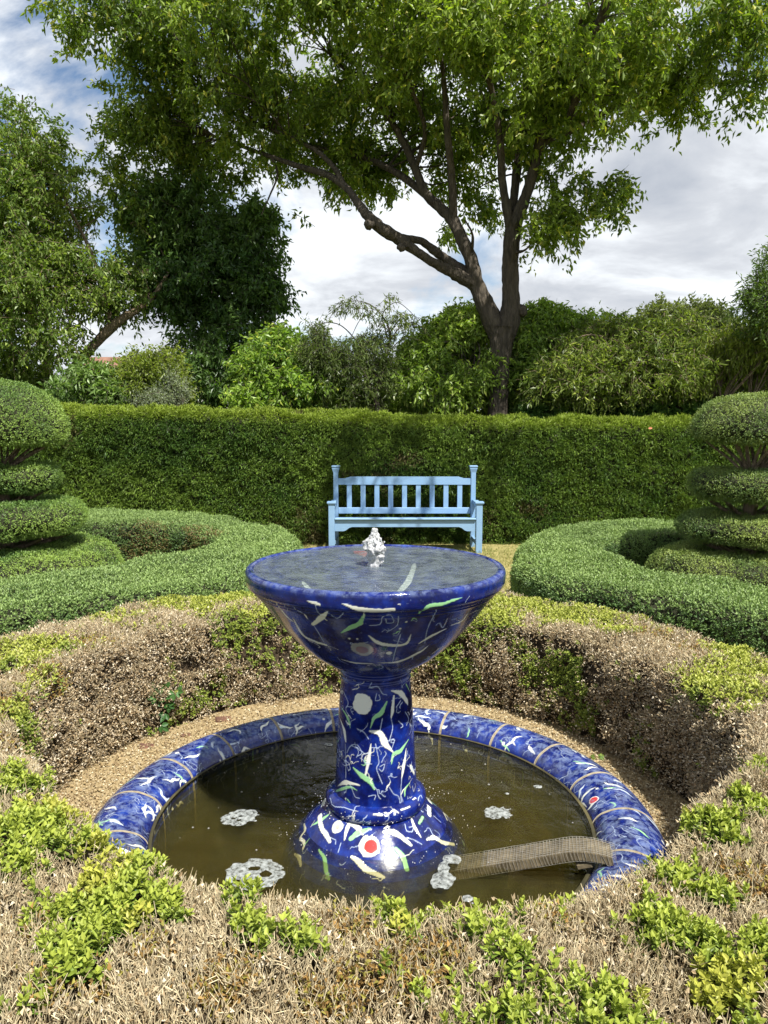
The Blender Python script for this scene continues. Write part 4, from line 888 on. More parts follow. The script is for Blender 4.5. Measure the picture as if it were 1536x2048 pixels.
LB = [(-4.9, 3.3), (-3.4, 4.25), (-2.6, 4.78), (-2.15, 5.2), (-1.8, 5.6), (-1.55, 5.95), (-1.42, 6.3), (-1.45, 6.6), (-1.65, 6.95), (-2.1, 7.35), (-2.66, 7.52), (-3.2, 7.45), (-3.6, 7.2), (-3.8, 6.8)]
leafy_hedge('lush green box hedge scroll on the right curling round the tiered yew', RA, RBc, .56, 11)
leafy_hedge('lush green box hedge scroll on the left with some browned inner leaves', LA, LB, .56, 13, browns=[(-2.3, 7.3, .35, .35), (-1.75, 6.95, .35, .3), (-2.0, 5.45, .4, .15)])

# ------------------------------------------------------------------ tiered yews
M_YEWB = leaf_mat('clipped_yew', .12, .45, .4, (1.2, 1.35, .5))
def yew_shell(parent, name, prof, ctr, dens, seed, cols, L=.0135, k=4, amp=.026):
    p = resample(catmull(np.array(prof), 6), .05); V, Fc = lathe(p, 60, ctr); N = vnormals(V, Fc); c = np.array(ctr)
    if ((V - c - np.array([0, 0, p[:, 1].mean()])) * N).sum() < 0: Fc = Fc[:, ::-1]; N = -N
    V = V + N * (amp * fbm(V, 5.5, seed, 3))[:, None]; N = vnormals(V, Fc)
    mb = MB(); mb.add(V - N * .03, Fc, (1, 1, 1), 1, True); P, Nn = sample(V, N, Fc, dens); n = len(P)
    d0 = nrm(Nn + np.array([0, 0, .35]) + RNG.normal(0, .25, (n, 3))); tone = np.clip(.5 + .6 * fbm(P, 4, seed + 2, 2)[:, None] + RNG.normal(0, .25, (n, 1)), 0, 1)
    for i in range(k):
        d = nrm(d0 * .7 + rvec(n) * .8); cc = (np.array(cols[0]) * (1 - tone) + np.array(cols[1]) * tone) * RNG.uniform(.7, 1.25, (n, 1))
        leaves(mb, P + d0 * RNG.uniform(-.02, .012, (n, 1)) + rvec(n) * .006, d, d0 + rvec(n) * .5, L * RNG.uniform(.7, 1.25, n), L * .42, cc, 0, False, .3, .1)
    return mb.build(name, [M_YEWB, M_YCORE], parent)
def tiered_yew(label, cx, cy, dome, d1, d2, base, cols, seed):
    t = thing('tiered_yew', label, 'topiary', 'tiered yews inside the box scrolls'); t.location = (cx, cy, 0); r = np.random.default_rng(seed)
    def disc(name, R_, z0, z1, s): yew_shell(t, name, [(.02, z0 + .03), (R_ * .75, z0), (R_ * .95, z0 + (z1 - z0) * .25), (R_, z0 + (z1 - z0) * .55), (R_ * .93, z0 + (z1 - z0) * .88), (R_ * .75, z1), (.02, z1 + .01)], (0, 0, 0), 5600, seed + s, cols)
    Rd, z0, z1 = dome
    yew_shell(t, 'dome', [(.02, z0 + .03), (Rd * .7, z0 + .01), (Rd * .95, z0 + .04), (Rd, z0 + (z1 - z0) * .28), (Rd * .93, z0 + (z1 - z0) * .52), (Rd * .74, z0 + (z1 - z0) * .76), (Rd * .42, z0 + (z1 - z0) * .94), (.02, z1)], (0, 0, 0), 6000, seed + 1, cols)
    disc('tier', *d1, 2); disc('tier', *d2, 3); disc('skirt', *base, 4)
    mb = MB()
    tube(mb, [(0, 0, 0), (.01, 0, .4), (0, .01, .8), (0, 0, d1[2] - .05)], [.075, .065, .055, .05], 10, (1, 1, 1), 0, .15)
    for i in range(15):
        a = i * .9 + r.uniform(-.2, .2); q = r.uniform(.35, .95) * Rd; zb = d1[2] - .08; P_ = catmull([(.03 * math.cos(a), .03 * math.sin(a), zb), (.3 * q * math.cos(a), .3 * q * math.sin(a), zb + (z0 - zb) * .45), (.75 * q * math.cos(a + .15), .75 * q * math.sin(a + .15), z0), (q * math.cos(a + .2), q * math.sin(a + .2), z0 + .12)], 4)
        tube(mb, P_, np.linspace(.017, .007, len(P_)) * r.uniform(.6, 1.3), 6, (1, 1, 1), 0, .2)
    for (R_, a0_, b0_) in (d2, base):
        for i in range(10):
            a = i * .63; tube(mb, [(0, 0, b0_ - .02), (R_ * .35 * math.cos(a), R_ * .35 * math.sin(a), b0_ + .03), (R_ * .6 * math.cos(a), R_ * .6 * math.sin(a), b0_ + .11)], [.02, .014, .01], 6, (1, 1, 1), 0, .2)
    mb.build('stems', M_BARK2, t)
YC = ((.09, .17, .034), (.26, .37, .07))
tiered_yew('tiered clipped yew cut off by right picture edge, olive dome on thin stems', 2.86, 6.05, (.47, 1.39, 1.765), (.46, .95, 1.18), (.53, .63, .83), (.74, .04, .54), ((.09, .155, .036), (.27, .34, .075)), 100)
tiered_yew('tiered clipped yew cut off by left picture edge, tall bright green dome on dark stems', -2.98, 6.05, (.52, 1.36, 1.865), (.44, 1.02, 1.22), (.62, .69, .93), (.88, .04, .58), YC, 200)

# ------------------------------------------------------------------ tall yew hedge
ys = lambda x: 9.66 + .012 * x
xs = np.arange(-9, 9.01, .035); A = np.column_stack([xs, ys(xs)]); B = np.column_stack([xs, ys(xs) + 1.0])
hz = np.interp(xs, [-9, -4, -2, 0, 1.5, 4, 9], [1.74, 1.69, 1.65, 1.585, 1.545, 1.535, 1.53])
V, Fc, N = band(A, B, hz, .035, .16, False, .05, 4.5, 21); 
V = V + N * (.034 * noise3(V * np.array([1, 1, 1.5]), 8, 4) + .022 * noise3(V * np.array([1, 1, 1.4]), 17, 6))[:, None]; V[:, 2] = np.maximum(V[:, 2], 0); N = vnormals(V, Fc[:len(Fc)])
yh = thing('yew_hedge', 'tall clipped dark green yew hedge closing the garden behind the blue bench', 'hedge')
mb = MB(); mb.add(V - N * .035, Fc, (1, 1, 1), 0, True); mb.build('woody_core', M_YCORE, yh)
P, Nn = sample(V, N, Fc, 1900, w=lambda c: np.where(c[:, 1] > 10.3, .25, 1.0) * np.where(np.abs(c[:, 0]) > 6.3, .35, 1.0)); n = len(P); mb = MB()
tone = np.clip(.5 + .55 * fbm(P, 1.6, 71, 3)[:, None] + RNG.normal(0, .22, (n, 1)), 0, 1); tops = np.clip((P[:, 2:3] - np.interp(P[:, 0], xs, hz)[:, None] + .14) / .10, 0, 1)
d0 = nrm(Nn * .8 + np.array([0, 0, .25]) + RNG.normal(0, .35, (n, 3)))
for i in range(6):
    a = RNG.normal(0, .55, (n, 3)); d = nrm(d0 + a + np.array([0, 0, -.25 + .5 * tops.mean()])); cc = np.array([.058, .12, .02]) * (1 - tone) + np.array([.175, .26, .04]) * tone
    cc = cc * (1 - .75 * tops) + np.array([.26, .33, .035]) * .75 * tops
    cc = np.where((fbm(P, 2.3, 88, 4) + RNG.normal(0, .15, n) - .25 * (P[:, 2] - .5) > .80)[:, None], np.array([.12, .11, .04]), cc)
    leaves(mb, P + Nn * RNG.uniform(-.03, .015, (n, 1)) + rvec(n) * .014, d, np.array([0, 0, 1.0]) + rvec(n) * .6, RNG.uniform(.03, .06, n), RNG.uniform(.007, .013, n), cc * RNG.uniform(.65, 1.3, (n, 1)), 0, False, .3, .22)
mb.build('foliage', M_YEW, yh)
mb = MB(); q = PY(1297, 857, 9.60); leaves(mb, np.array([[0, 0, 0.0]]), np.array([[1, -.2, .2]]), np.array([[0, -1, .5]]), .05, .03, (.55, .2, .12), 0, True)
o = mb.build('fallen_leaf', M_DRY); o.location = q - np.array([.02, .05, 0]); tag(o, 'single fallen orange leaf caught on the upper yew hedge face', 'leaf')

# ivy and weeds in the ring hedge
def sprig(u, v, Y, n, size, label, name, cat, c1, c2, stem):
    q = PY(u, v, Y); t = thing(name, label, cat); t.location = q; r = np.random.default_rng(int(u)); mb = MB(); p = r.normal(0, 1, (n, 3)) * np.array([.035, .02, .055]) * size
    d = nrm(r.normal(0, 1, (n, 3)) * np.array([1, .5, 1]) + np.array([0, -.8, -.1])); tone = r.random((n, 1)); c = np.array(c1) * tone + np.array(c2) * (1 - tone)
    for rot in (-.9, 0, .9):   # lobed leaf: three fingers from one stalk
        s = nrm(np.cross(d, np.array([.2, -1, .4]))); leaves(mb, p, nrm(d * math.cos(rot) + s * math.sin(rot)), np.array([[0, -1, .5]]) + 0 * p, (.045 if rot == 0 else .032) * size, .02 * size, c, 0, True, .2, .1)
    mb.build('foliage', M_BOX, t); mb = MB(); sticks(mb, p, p * .25 + np.array([0, .05, -.12]) * size, .0014, .002, stem); mb.build('stem', M_TWIG, t)
sprig(322, 1408, 3.72, 16, 1.15, 'dark green ivy sprig growing out of a hole in the left hedge wall', 'ivy', 'ivy', (.03, .09, .02), (.09, .2, .05), (.1, .1, .04))
sprig(100, 1420, 3.55, 12, .8, 'small ivy sprig near the left picture edge on the hedge wall', 'ivy', 'ivy', (.03, .09, .02), (.09, .17, .05), (.1, .1, .04))
sprig(1192, 1522, 3.42, 10, .5, 'little bright weed on the gravel right of the pool rim', 'weed', 'weed', (.2, .25, .05), (.1, .17, .03), (.1, .1, .04))

# ------------------------------------------------------------------ bench
def paint_mat():
    m, nt, N, L = newmat('blue_paint')
    b = node(nt, 'ShaderNodeBsdfPrincipled', Roughness=.5); n = noise_node(nt, 5, 6, .6); r = ramp(nt, n.outputs['Fac'], [(.3, (.175, .305, .47)), (.7, (.215, .35, .52))]); L.new(r.outputs[0], b.inputs['Base Color'])
    tc = node(nt, 'ShaderNodeTexCoord'); mp = node(nt, 'ShaderNodeMapping'); mp.inputs['Scale'].default_value = (4, 60, 60); L.new(tc.outputs['Object'], mp.inputs['Vector'])
    g = node(nt, 'ShaderNodeTexNoise', Scale=2.0, Detail=4); L.new(mp.outputs[0], g.inputs['Vector']); bump(nt, g.outputs['Fac'], .25, .002, b)
    o = node(nt, 'ShaderNodeOutputMaterial'); L.new(b.outputs[0], o.inputs['Surface']); return m
M_BLUE = paint_mat()
YB = 9.05; bx0, bx1 = -.647, 1.147; bw = bx1 - bx0
bench = thing('garden_bench', 'pale blue painted slatted wooden garden bench against the tall hedge', 'bench'); bench.location = ((bx0 + bx1) / 2, YB, 0)
hb_ = bw / 2 - .035
def part(name, fn):
    mb = MB(); fn(mb); return mb.build(name, M_BLUE, bench)
def cap(mb, x, y, z, w, h, y_w=None):
    wy = w
    box(mb, (x - w, y - wy, z), (x + w, y + wy, z + h), b=.004); box(mb, (x - w * .82, y - wy * .82, z - .012), (x + w * .82, y + wy * .82, z + .001), b=.003)
for s in (-1, 1):
    x = s * hb_
    part('leg', lambda mb: (box(mb, (x - .036, -.036, .0), (x + .036, .036, .585), b=.004), cap(mb, x, 0, .588, .052, .022)))
    xb = s * (hb_ - .055 + .03)
    def back(mb):
        box(mb, (xb - .029, .40, .0), (xb + .029, .465, .985), b=.004)
        for k in range(5): e = .031 + .0035 * k; box(mb, (xb - e, .432 - e, .915 + .012 * k), (xb + e, .432 + e, .929 + .012 * k), b=.002)
        box(mb, (xb - .05, .382, .985), (xb + .05, .482, 1.004), b=.004)
    part('leg', back)
    xa = s * (hb_ - .012)
    def arm(mb):
        pts = [(-.03, .575), (.10, .590), (.25, .600), (.40, .585), (.40, .545), (.25, .555), (.10, .550), (-.03, .54)]
        n = len(pts); p = np.array(pts); V = np.vstack([np.column_stack([np.full(n, xa - .03), p]), np.column_stack([np.full(n, xa + .03), p])]); k = np.arange(n); k2 = (k + 1) % n
        mb.add(V, [np.stack([k, n + k, n + k2, k2], 1), k[None, ::-1], (n + k)[None]])
    part('armrest', arm)
    part('side_rail', lambda mb: (box(mb, (xb - .018, .034, .30), (xb + .018, .402, .375), b=.003), box(mb, (xb - .016, .034, .10), (xb + .016, .402, .145), b=.003)))
xi = hb_ - .037
part('seat', lambda mb: [box(mb, (-xi, -.045 + .085 * k, .398 - .010 * k), (xi, .030 + .085 * k, .418 - .010 * k), b=.005) for k in range(5)])
def apron(mb):
    pts = [(-xi, .392), (-xi, .262), (-xi + .10, .262), (-xi + .13, .272), (-xi + .165, .300), (-xi + .20, .312), (xi - .20, .312), (xi - .165, .300), (xi - .13, .272), (xi - .10, .262), (xi, .262), (xi, .392)]
    extrude(mb, pts, -.016, .016)
part('apron', apron)
xr = hb_ - .055 + .001
def top(mb):
    zb, zt = .772, .868
    extrude(mb, [(-xr, zb), (xr, zb), (xr, .848), (xr - .085, .848), (xr - .10, .853), (xr - .13, zt - .006), (xr - .15, zt), (-xr + .15, zt), (-xr + .13, zt - .006), (-xr + .10, .853), (-xr + .085, .848), (-xr, .848)], .412, .452)
part('top_rail', top)
part('bottom_rail', lambda mb: box(mb, (-xr, .412, .415), (xr, .450, .490), b=.004))
for k in range(9):
    x = (k - 4) * .1685
    part('back_slat', lambda mb: box(mb, (x - .030, .420, .488), (x + .030, .442, .774), b=.003))
# ------------------------------------------------------------------ trees
def limb(mb, pts, seed=0, lump=.10, sides=12, col=(1, 1, 1), mat=0):
    """pts: (u, v, forward distance, width in photo pixels)"""
    P = np.array([PY(u, v, Y) for u, v, Y, _ in pts]); r = np.array([w_ * .425 * Y / F for _, _, Y, w_ in pts])
    Q = catmull(np.column_stack([P, r]), 7); tube(mb, Q[:, :3], Q[:, 3], sides, col, mat, lump, True, seed); return Q
def blob_points(blobs, n, rng, inner=.25, gap=None):
    """random points in a crown made of ellipsoids, thicker towards the outside, with gaps"""
    C_ = np.array([b[:3] for b in blobs], float); R_ = np.array([b[3:6] for b in blobs], float); wt = np.array([b[6] if len(b) > 6 else 1.0 for b in blobs])
    pr = (R_[:, 0] * R_[:, 1] * R_[:, 2]) ** (2 / 3) * wt; k = rng.choice(len(blobs), n, p=pr / pr.sum())
    d = rvec(n, rng); rad = rng.uniform(inner ** 2, 1.0, n) ** .5 * (1 + .18 * noise3(d * 1.5 + C_[k], 1.6, 5))
    P = C_[k] + d * R_[k] * rad[:, None]
    if gap is not None: keep = fbm(P, gap[0], gap[2] if len(gap) > 2 else 3, 2) > gap[1]; P, d, k = P[keep], d[keep], k[keep]
    return P, d, k
def PB(u, v, Y, ru, rv, ry, wt=1.0):
    p = PY(u, v, Y); return (*p, ru * Y / F, ry, rv * Y / F, wt)
def sprays(mb, P, d, nl, L, lw, cA, cB, rng, length=.28, hang=.7, hi=False, twig=None, tipc=None, spread=.5):
    """leafy twigs: each carries nl drooping leaves"""
    n = len(P); ax = nrm(d * .6 + rng.normal(0, .55, (n, 3)) + np.array([0, 0, -.15 * hang])); ln = length * rng.uniform(.6, 1.3, (n, 1))
    tone = np.clip(.5 + .5 * fbm(P, .8, 31, 2)[:, None] + rng.normal(0, .22, (n, 1)), 0, 1)
    for i in range(int(nl)):
        f = rng.uniform(.05, 1, (n, 1)); p = P + ax * ln * (f - .3) + np.array([0, 0, -1.0]) * (ln * f * f * .35 * hang) + rng.normal(0, .02 + .06 * spread * length, (n, 3))
        dd = nrm(ax * .35 + rng.normal(0, spread, (n, 3)) + np.array([0, 0, -hang])); cc = np.array(cA) * (1 - tone) + np.array(cB) * tone
        if tipc is not None: m_ = (rng.random((n, 1)) < .12 * f); cc = np.where(m_, np.array(tipc), cc)
        leaves(mb, p, dd, rvec(n, rng) * .8 + np.array([0, 0, .6]) , L * rng.uniform(.65, 1.25, n), L * lw * rng.uniform(.8, 1.2, n), cc * rng.uniform(.7, 1.3, (n, 1)), 0, hi, .25, .25)
    if twig is not None: sticks(twig, P - ax * ln * .35, P + ax * ln * .75 + np.array([0, 0, -1.0]) * ln * .2 * hang, .004, .0015, (.6, .6, .6), 0, P + ax * ln * .2)
def connect(mb, P, nodes, n, rng, r0=.016, sag=.2, mat=0, col=(1, 1, 1)):
    """branches from the nearest limb node out to a few crown points"""
    idx = rng.choice(len(P), min(n, len(P)), replace=False); nd = nodes[:, :3]
    for i in idx:
        t = P[i]; dist = np.linalg.norm(nd - t, axis=1) + np.maximum(0, nd[:, 2] - t[2]) * .6; j = np.argmin(dist * rng.uniform(.8, 1.25, len(nd))); s = nd[j]; Ld = np.linalg.norm(t - s)
        if Ld < .15: continue
        m1 = s + (t - s) * .35 + rng.normal(0, .06 * Ld, 3) + np.array([0, 0, sag * Ld * .5]); m2 = s + (t - s) * .7 + rng.normal(0, .06 * Ld, 3) + np.array([0, 0, sag * Ld * .5])
        Q = catmull([s, m1, m2, t], 4); rr = min(r0 * (.5 + .35 * Ld), nodes[j, 3] * .6); tube(mb, Q, np.linspace(rr, rr * .25, len(Q)), 5, col, mat, 0, False)

# --- the large tree behind the hedge
big = thing('large_tree', 'large forked tree with a wide drooping canopy and brown trunk behind the hedge', 'tree')
YT = 11.5
mb = MB(); nodes = []
p0 = PY(996, 900, YT); base = PY(996, 833, YT)
zpx = lambda z, Y: None
tr = [(992, 1060, YT, 54), (994, 900, YT, 47), (995, 833, YT, 45), (998, 760, YT, 45), (1002, 700, YT, 50), (1006, 655, YT, 60)]
nodes.append(limb(mb, tr, 1, .07, 18))
R_ = lambda *a: nodes.append(limb(mb, *a))
R_([(1004, 690, YT, 44), (1013, 655, YT, 54), (1022, 612, YT, 44), (1021, 560, YT, 38), (1022, 500, YT, 37), (1030, 445, YT, 36), (1052, 392, YT - .1, 25), (1072, 320, YT - .2, 23), (1082, 270, YT - .3, 22), (1100, 200, YT - .5, 17), (1130, 110, YT - .8, 13), (1170, 20, YT - 1.2, 10), (1210, -120, YT - 1.5, 6)], 2, .09)
R_([(1028, 470, YT, 26), (1027, 410, YT + .1, 20), (1034, 340, YT + .2, 20), (1045, 260, YT + .3, 19), (1052, 170, YT + .4, 16), (1050, 60, YT + .5, 12), (1040, -100, YT + .5, 8)], 3, .1, 9)
R_([(1024, 460, YT, 26), (1012, 410, YT - .1, 20), (1004, 350, YT - .2, 18), (1000, 280, YT - .4, 17), (985, 190, YT - .6, 14), (960, 90, YT - .9, 11), (930, -60, YT - 1.2, 7)], 4, .1, 9)
R_([(1080, 290, YT - .2, 18), (1105, 276, YT - .2, 15), (1150, 258, YT - .1, 13), (1210, 225, YT, 11), (1300, 190, YT, 9), (1390, 172, YT - .2, 7), (1470, 165, YT - .5, 5), (1530, 190, YT - .8, 3)], 5, .1, 8)
R_([(1005, 700, YT, 40), (990, 655, YT, 46), (970, 610, YT, 42), (952, 565, YT, 37), (942, 520, YT, 31), (925, 480, YT, 29), (905, 440, YT + .1, 27), (880, 415, YT + .2, 24), (850, 385, YT + .3, 21), (830, 335, YT + .4, 18), (805, 280, YT + .5, 16), (770, 225, YT + .6, 13), (720, 170, YT + .7, 9), (660, 110, YT + .7, 6)], 6, .1)
R_([(905, 445, YT + .1, 22), (906, 400, YT, 19), (903, 350, YT - .1, 18), (896, 280, YT - .3, 16), (890, 190, YT - .4, 13), (880, 90, YT - .6, 10), (860, -60, YT - .8, 7)], 7, .1, 9)
R_([(950, 570, YT, 32), (915, 550, YT - .1, 27), (880, 532, YT - .2, 22), (840, 508, YT - .3, 20), (800, 480, YT - .3, 27), (765, 458, YT - .4, 28), (735, 432, YT - .4, 24), (715, 405, YT - .2, 18), (692, 375, YT, 17), (655, 350, YT + .3, 16), (605, 335, YT + .5, 13), (555, 318, YT + .7, 10), (490, 295, YT + .9, 8), (420, 270, YT + 1.1, 5)], 8, .16)
R_([(940, 548, YT + .1, 26), (900, 525, YT + .15, 23), (868, 500, YT + .1, 21), (840, 482, YT, 17), (800, 476, YT - .2, 20)], 9, .16, 9)
R_([(850, 388, YT + .3, 18), (800, 350, YT + .6, 16), (740, 320, YT + .9, 14), (680, 305, YT + 1.1, 12), (610, 290, YT + 1.3, 10), (540, 260, YT + 1.4, 8), (460, 225, YT + 1.5, 6), (380, 180, YT + 1.5, 4)], 10, .1, 8)
R_([(690, 375, YT, 13), (668, 335, YT + .2, 12), (630, 300, YT + .4, 10), (570, 270, YT + .6, 8), (500, 240, YT + .8, 6), (420, 200, YT + .9, 4)], 11, .1, 8)
R_([(545, 318, YT + .7, 7), (555, 350, YT + .6, 5), (540, 390, YT + .5, 4), (523, 430, YT + .5, 2)], 12, .1, 6)
R_([(832, 335, YT + .4, 13), (850, 260, YT + .1, 11), (820, 170, YT - .3, 9), (780, 60, YT - .6, 7), (740, -60, YT - .9, 5)], 13, .1, 8)
R_([(1022, 505, YT, 12), (1050, 500, YT - .2, 5), (1075, 470, YT - .4, 4), (1100, 440, YT - .5, 3)], 14, .1, 6)
R_([(942, 510, YT, 10), (945, 470, YT - .3, 6), (930, 440, YT - .4, 4)], 15, .1, 6)
blob(mb, PY(1030, 443, YT - .22), .06, 3, .2, (.8, .5, 1.2)); blob(mb, PY(802, 496, YT - .42), .055, 4, .3); blob(mb, PY(738, 448, YT - .5), .07, 5, .3); blob(mb, PY(1041, 622, YT), .10, 6, .2)
ND = np.vstack(nodes); ND_up = ND[ND[:, 2] > 3.6]
BL = [PB(330, 40, 11.9, 200, 150, 1.4), PB(500, 120, 12.1, 210, 130, 1.6), PB(330, 180, 12.5, 105, 105, 1.1), PB(430, 260, 12.8, 170, 70, 1.2), PB(300, 290, 13.1, 70, 60, .8), PB(640, 200, 12.9, 190, 120, 1.6, .8), PB(700, 40, 11.5, 220, 150, 1.7), PB(830, 220, 13.1, 160, 100, 1.2, .75), PB(880, 90, 11.3, 190, 150, 1.6),
      PB(1030, 190, 11.9, 150, 120, 1.5), PB(1130, 90, 10.1, 170, 160, 1.2, 1.4), PB(1180, 190, 11.2, 120, 85, 1.2), PB(1290, 60, 10.5, 190, 140, 1.5), PB(1290, 190, 11.4, 110, 60, 1.0), PB(1440, 60, 10.5, 170, 100, 1.4), PB(1400, 190, 11.1, 90, 45, .7), PB(1500, 190, 10.2, 50, 40, .6), PB(1090, 40, 11.8, 200, 170, 1.6), PB(170, 10, 11.5, 85, 55, .8), PB(1060, 240, 11.4, 70, 60, .7),
      PB(600, 0, 10.7, 150, 60, .6), PB(800, 10, 10.4, 150, 60, .6), PB(430, 30, 10.9, 110, 60, .6), PB(960, 40, 10.2, 110, 70, .6),
      PB(250, 400, 13.3, 60, 70, .7), PB(330, 370, 13.4, 90, 60, .8), PB(240, 300, 13.1, 40, 70, .6), PB(440, 340, 13.5, 90, 50, .8, .8),
      PB(570, 300, 12.7, 120, 40, .8, .8), PB(690, 330, 12.9, 80, 50, .8, .8), PB(760, 330, 13.2, 70, 50, .8, .9),
      PB(620, 395, 11.9, 32, 42, .4, .9), PB(680, 372, 12.1, 34, 26, .4, .7), PB(650, 350, 11.9, 60, 30, .5, .8),
      PB(930, 330, 13.0, 70, 80, .7, .8), PB(890, 390, 12.9, 40, 45, .5, .6), PB(895, 470, 12.2, 22, 25, .3, .7), PB(965, 400, 12.8, 35, 50, .5, .6),
      PB(1110, 340, 11.1, 70, 50, .7, 1.0), PB(1170, 400, 11.0, 80, 60, .6, 1.0), PB(1120, 440, 11.1, 60, 55, .5, .9), PB(1210, 440, 10.9, 40, 45, .4, .7), PB(1110, 500, 10.9, 24, 18, .25, .6), PB(1080, 480, 11.0, 40, 30, .4, .6), PB(1230, 380, 10.9, 30, 30, .3, .6)]
# above the frame the crown goes on
TOPB = [(-2.2, 10.9, 8.5, 2.2, 1.1, 1.1, .9), (-.3, 10.3, 8.6, 2.4, 1.2, 1.2, 1.0), (1.8, 10.1, 8.5, 2.2, 1.2, 1.2, 1.0), (3.8, 9.8, 8.1, 2.0, 1.2, 1.2, .9), (1.0, 12.5, 9.0, 3.0, 1.5, 1.3, .6), (5.2, 9.6, 7.4, 1.4, 1.4, 1.0, .7)]
rt = np.random.default_rng(77); crown = MB(); tw = MB()
P, d, k_ = blob_points(BL, 9600, rt, .2, (1.9, -.04, 12)); keep = P[:, 2] > 3.0; P, d = P[keep], d[keep]
front = P[:, 1] < 9.9
GA, GB, GT = (.11, .175, .026), (.25, .33, .046), (.42, .42, .07)
sprays(crown, P, d, 24, .099, .40, GA, GB, rt, .36, .5, False, tw, GT, .65)
P2, d2, _ = blob_points(TOPB, 480, rt, .3); sprays(crown, P2, d2, 20, .125, .42, GA, GB, rt, .45, .75, False, None, GT)
connect(mb, P, ND_up, 420, rt, .017, .22)
OV = catmull([(2.45, 10.8, 5.5), (2.6, 9.2, 6.7), (2.3, 7.9, 6.8), (1.9, 6.9, 6.4), (1.6, 6.2, 6.1)], 6); tube(mb, OV, np.linspace(.06, .012, len(OV)), 7, (1, 1, 1), 0, .1)  # unseen branch and leaves added above the view to dapple bench and hedge
P3, d3, _ = blob_points([(2.1, 6.7, 6.15, 1.35, .75, .3), (2.5, 7.6, 6.5, .8, .7, .3, .6)], 150, rt, .1, (2.2, -.05, 6)); sprays(crown, P3, d3, 15, .10, .42, GA, GB, rt, .36, .5, False, tw, GT, .65)
connect(mb, P3, np.column_stack([OV, np.full(len(OV), .03)]), 40, rt, .012, .1)
mb.build('trunk', M_BARK, big); tw.build('twigs', M_BARK, big); crown.build('crown', M_LEAF, big)

# --- generic smaller trees and shrubs
def shrub(name, label, cat, blobs, n, nl, L, lw, cA, cB, seed, limbs=(), grp=None, hang=.5, length=.25, tipc=None, mat=None, bark=None, gap=(1.4, -.35), nconn=40, spread=.6, inner=.3, twr=True):
    t = thing(name, label, cat, grp); r = np.random.default_rng(seed); crown = MB(); st = MB(); tw = MB() if twr else None
    P, d, _ = blob_points(blobs, int(n * 2.1), r, inner, gap); P[:, 2] = np.maximum(P[:, 2], .08)
    nd = [limb(st, l, i, .1, 9) for i, l in enumerate(limbs)]
    if not nd:
        c = np.mean([b[:3] for b in blobs], 0); zt = max(.5, c[2] * .75); 
        for i in range(4):
            a = r.uniform(0, 6.28); Q = catmull([(c[0] + .1 * math.cos(a), c[1] + .1 * math.sin(a), -.02), (c[0] + .2 * math.cos(a), c[1] + .2 * math.sin(a), zt * .5), (c[0] + .4 * math.cos(a), c[1] + .4 * math.sin(a), zt)], 5); tube(st, Q, np.linspace(.035, .015, len(Q)), 7, (1, 1, 1), 0, .1); nd.append(np.column_stack([Q, np.full(len(Q), .03)]))
    ND_ = np.vstack(nd); connect(st, P, ND_, nconn, r, .012, .2)
    sprays(crown, P, d, nl, L, lw, cA, cB, r, length, hang, False, st, tipc, spread)
    st.build('trunk', bark or M_BARK, t); crown.build('crown', mat or M_LEAF, t); return t
MG, DG = ((0.100, 0.165, 0.031), (0.201, 0.271, 0.047)), ((0.071, 0.130, 0.028), (0.130, 0.201, 0.038))
shrub('leaning_tree', 'bright leafy tree at left with a pale leaning limb above the hedge', 'tree',
      [PB(55, 300, 12.6, 75, 95, .8), PB(40, 210, 12.6, 28, 40, .35, .8), PB(110, 380, 12.6, 80, 80, .9), PB(40, 430, 12.4, 110, 110, 1.1), PB(170, 470, 12.7, 95, 85, 1.0), PB(60, 560, 12.3, 130, 90, 1.2), PB(200, 560, 12.6, 110, 70, 1.0), PB(40, 660, 12.2, 120, 60, 1.0), PB(120, 690, 12.2, 60, 40, .6, .7), PB(-80, 480, 12.6, 130, 200, 1.4), PB(245, 440, 13.0, 55, 60, .7), PB(240, 620, 12.7, 50, 25, .4, .5)],
      1900, 16, .085, .42, MG[0], MG[1], 5, [[(128, 1000, 12.8, 40), (128, 830, 12.8, 36), (130, 780, 12.8, 30), (150, 735, 12.7, 25), (190, 688, 12.6, 22), (222, 655, 12.6, 24), (248, 635, 12.6, 20), (300, 600, 12.7, 12), (340, 540, 12.8, 8)], [(222, 652, 12.6, 16), (210, 590, 12.6, 11), (180, 500, 12.6, 8), (130, 400, 12.6, 5)], [(100, 1000, 12.9, 28), (100, 800, 12.9, 24), (90, 720, 12.8, 20), (60, 600, 12.6, 16), (45, 450, 12.6, 11), (45, 300, 12.6, 7), (45, 190, 12.6, 3)], [(65, 610, 12.6, 12), (0, 500, 12.5, 10), (-60, 400, 12.5, 6)]], hang=.55, length=.32, bark=M_BARK2, nconn=130, gap=(1.1, -.4), tipc=(0.297, 0.378, 0.054))
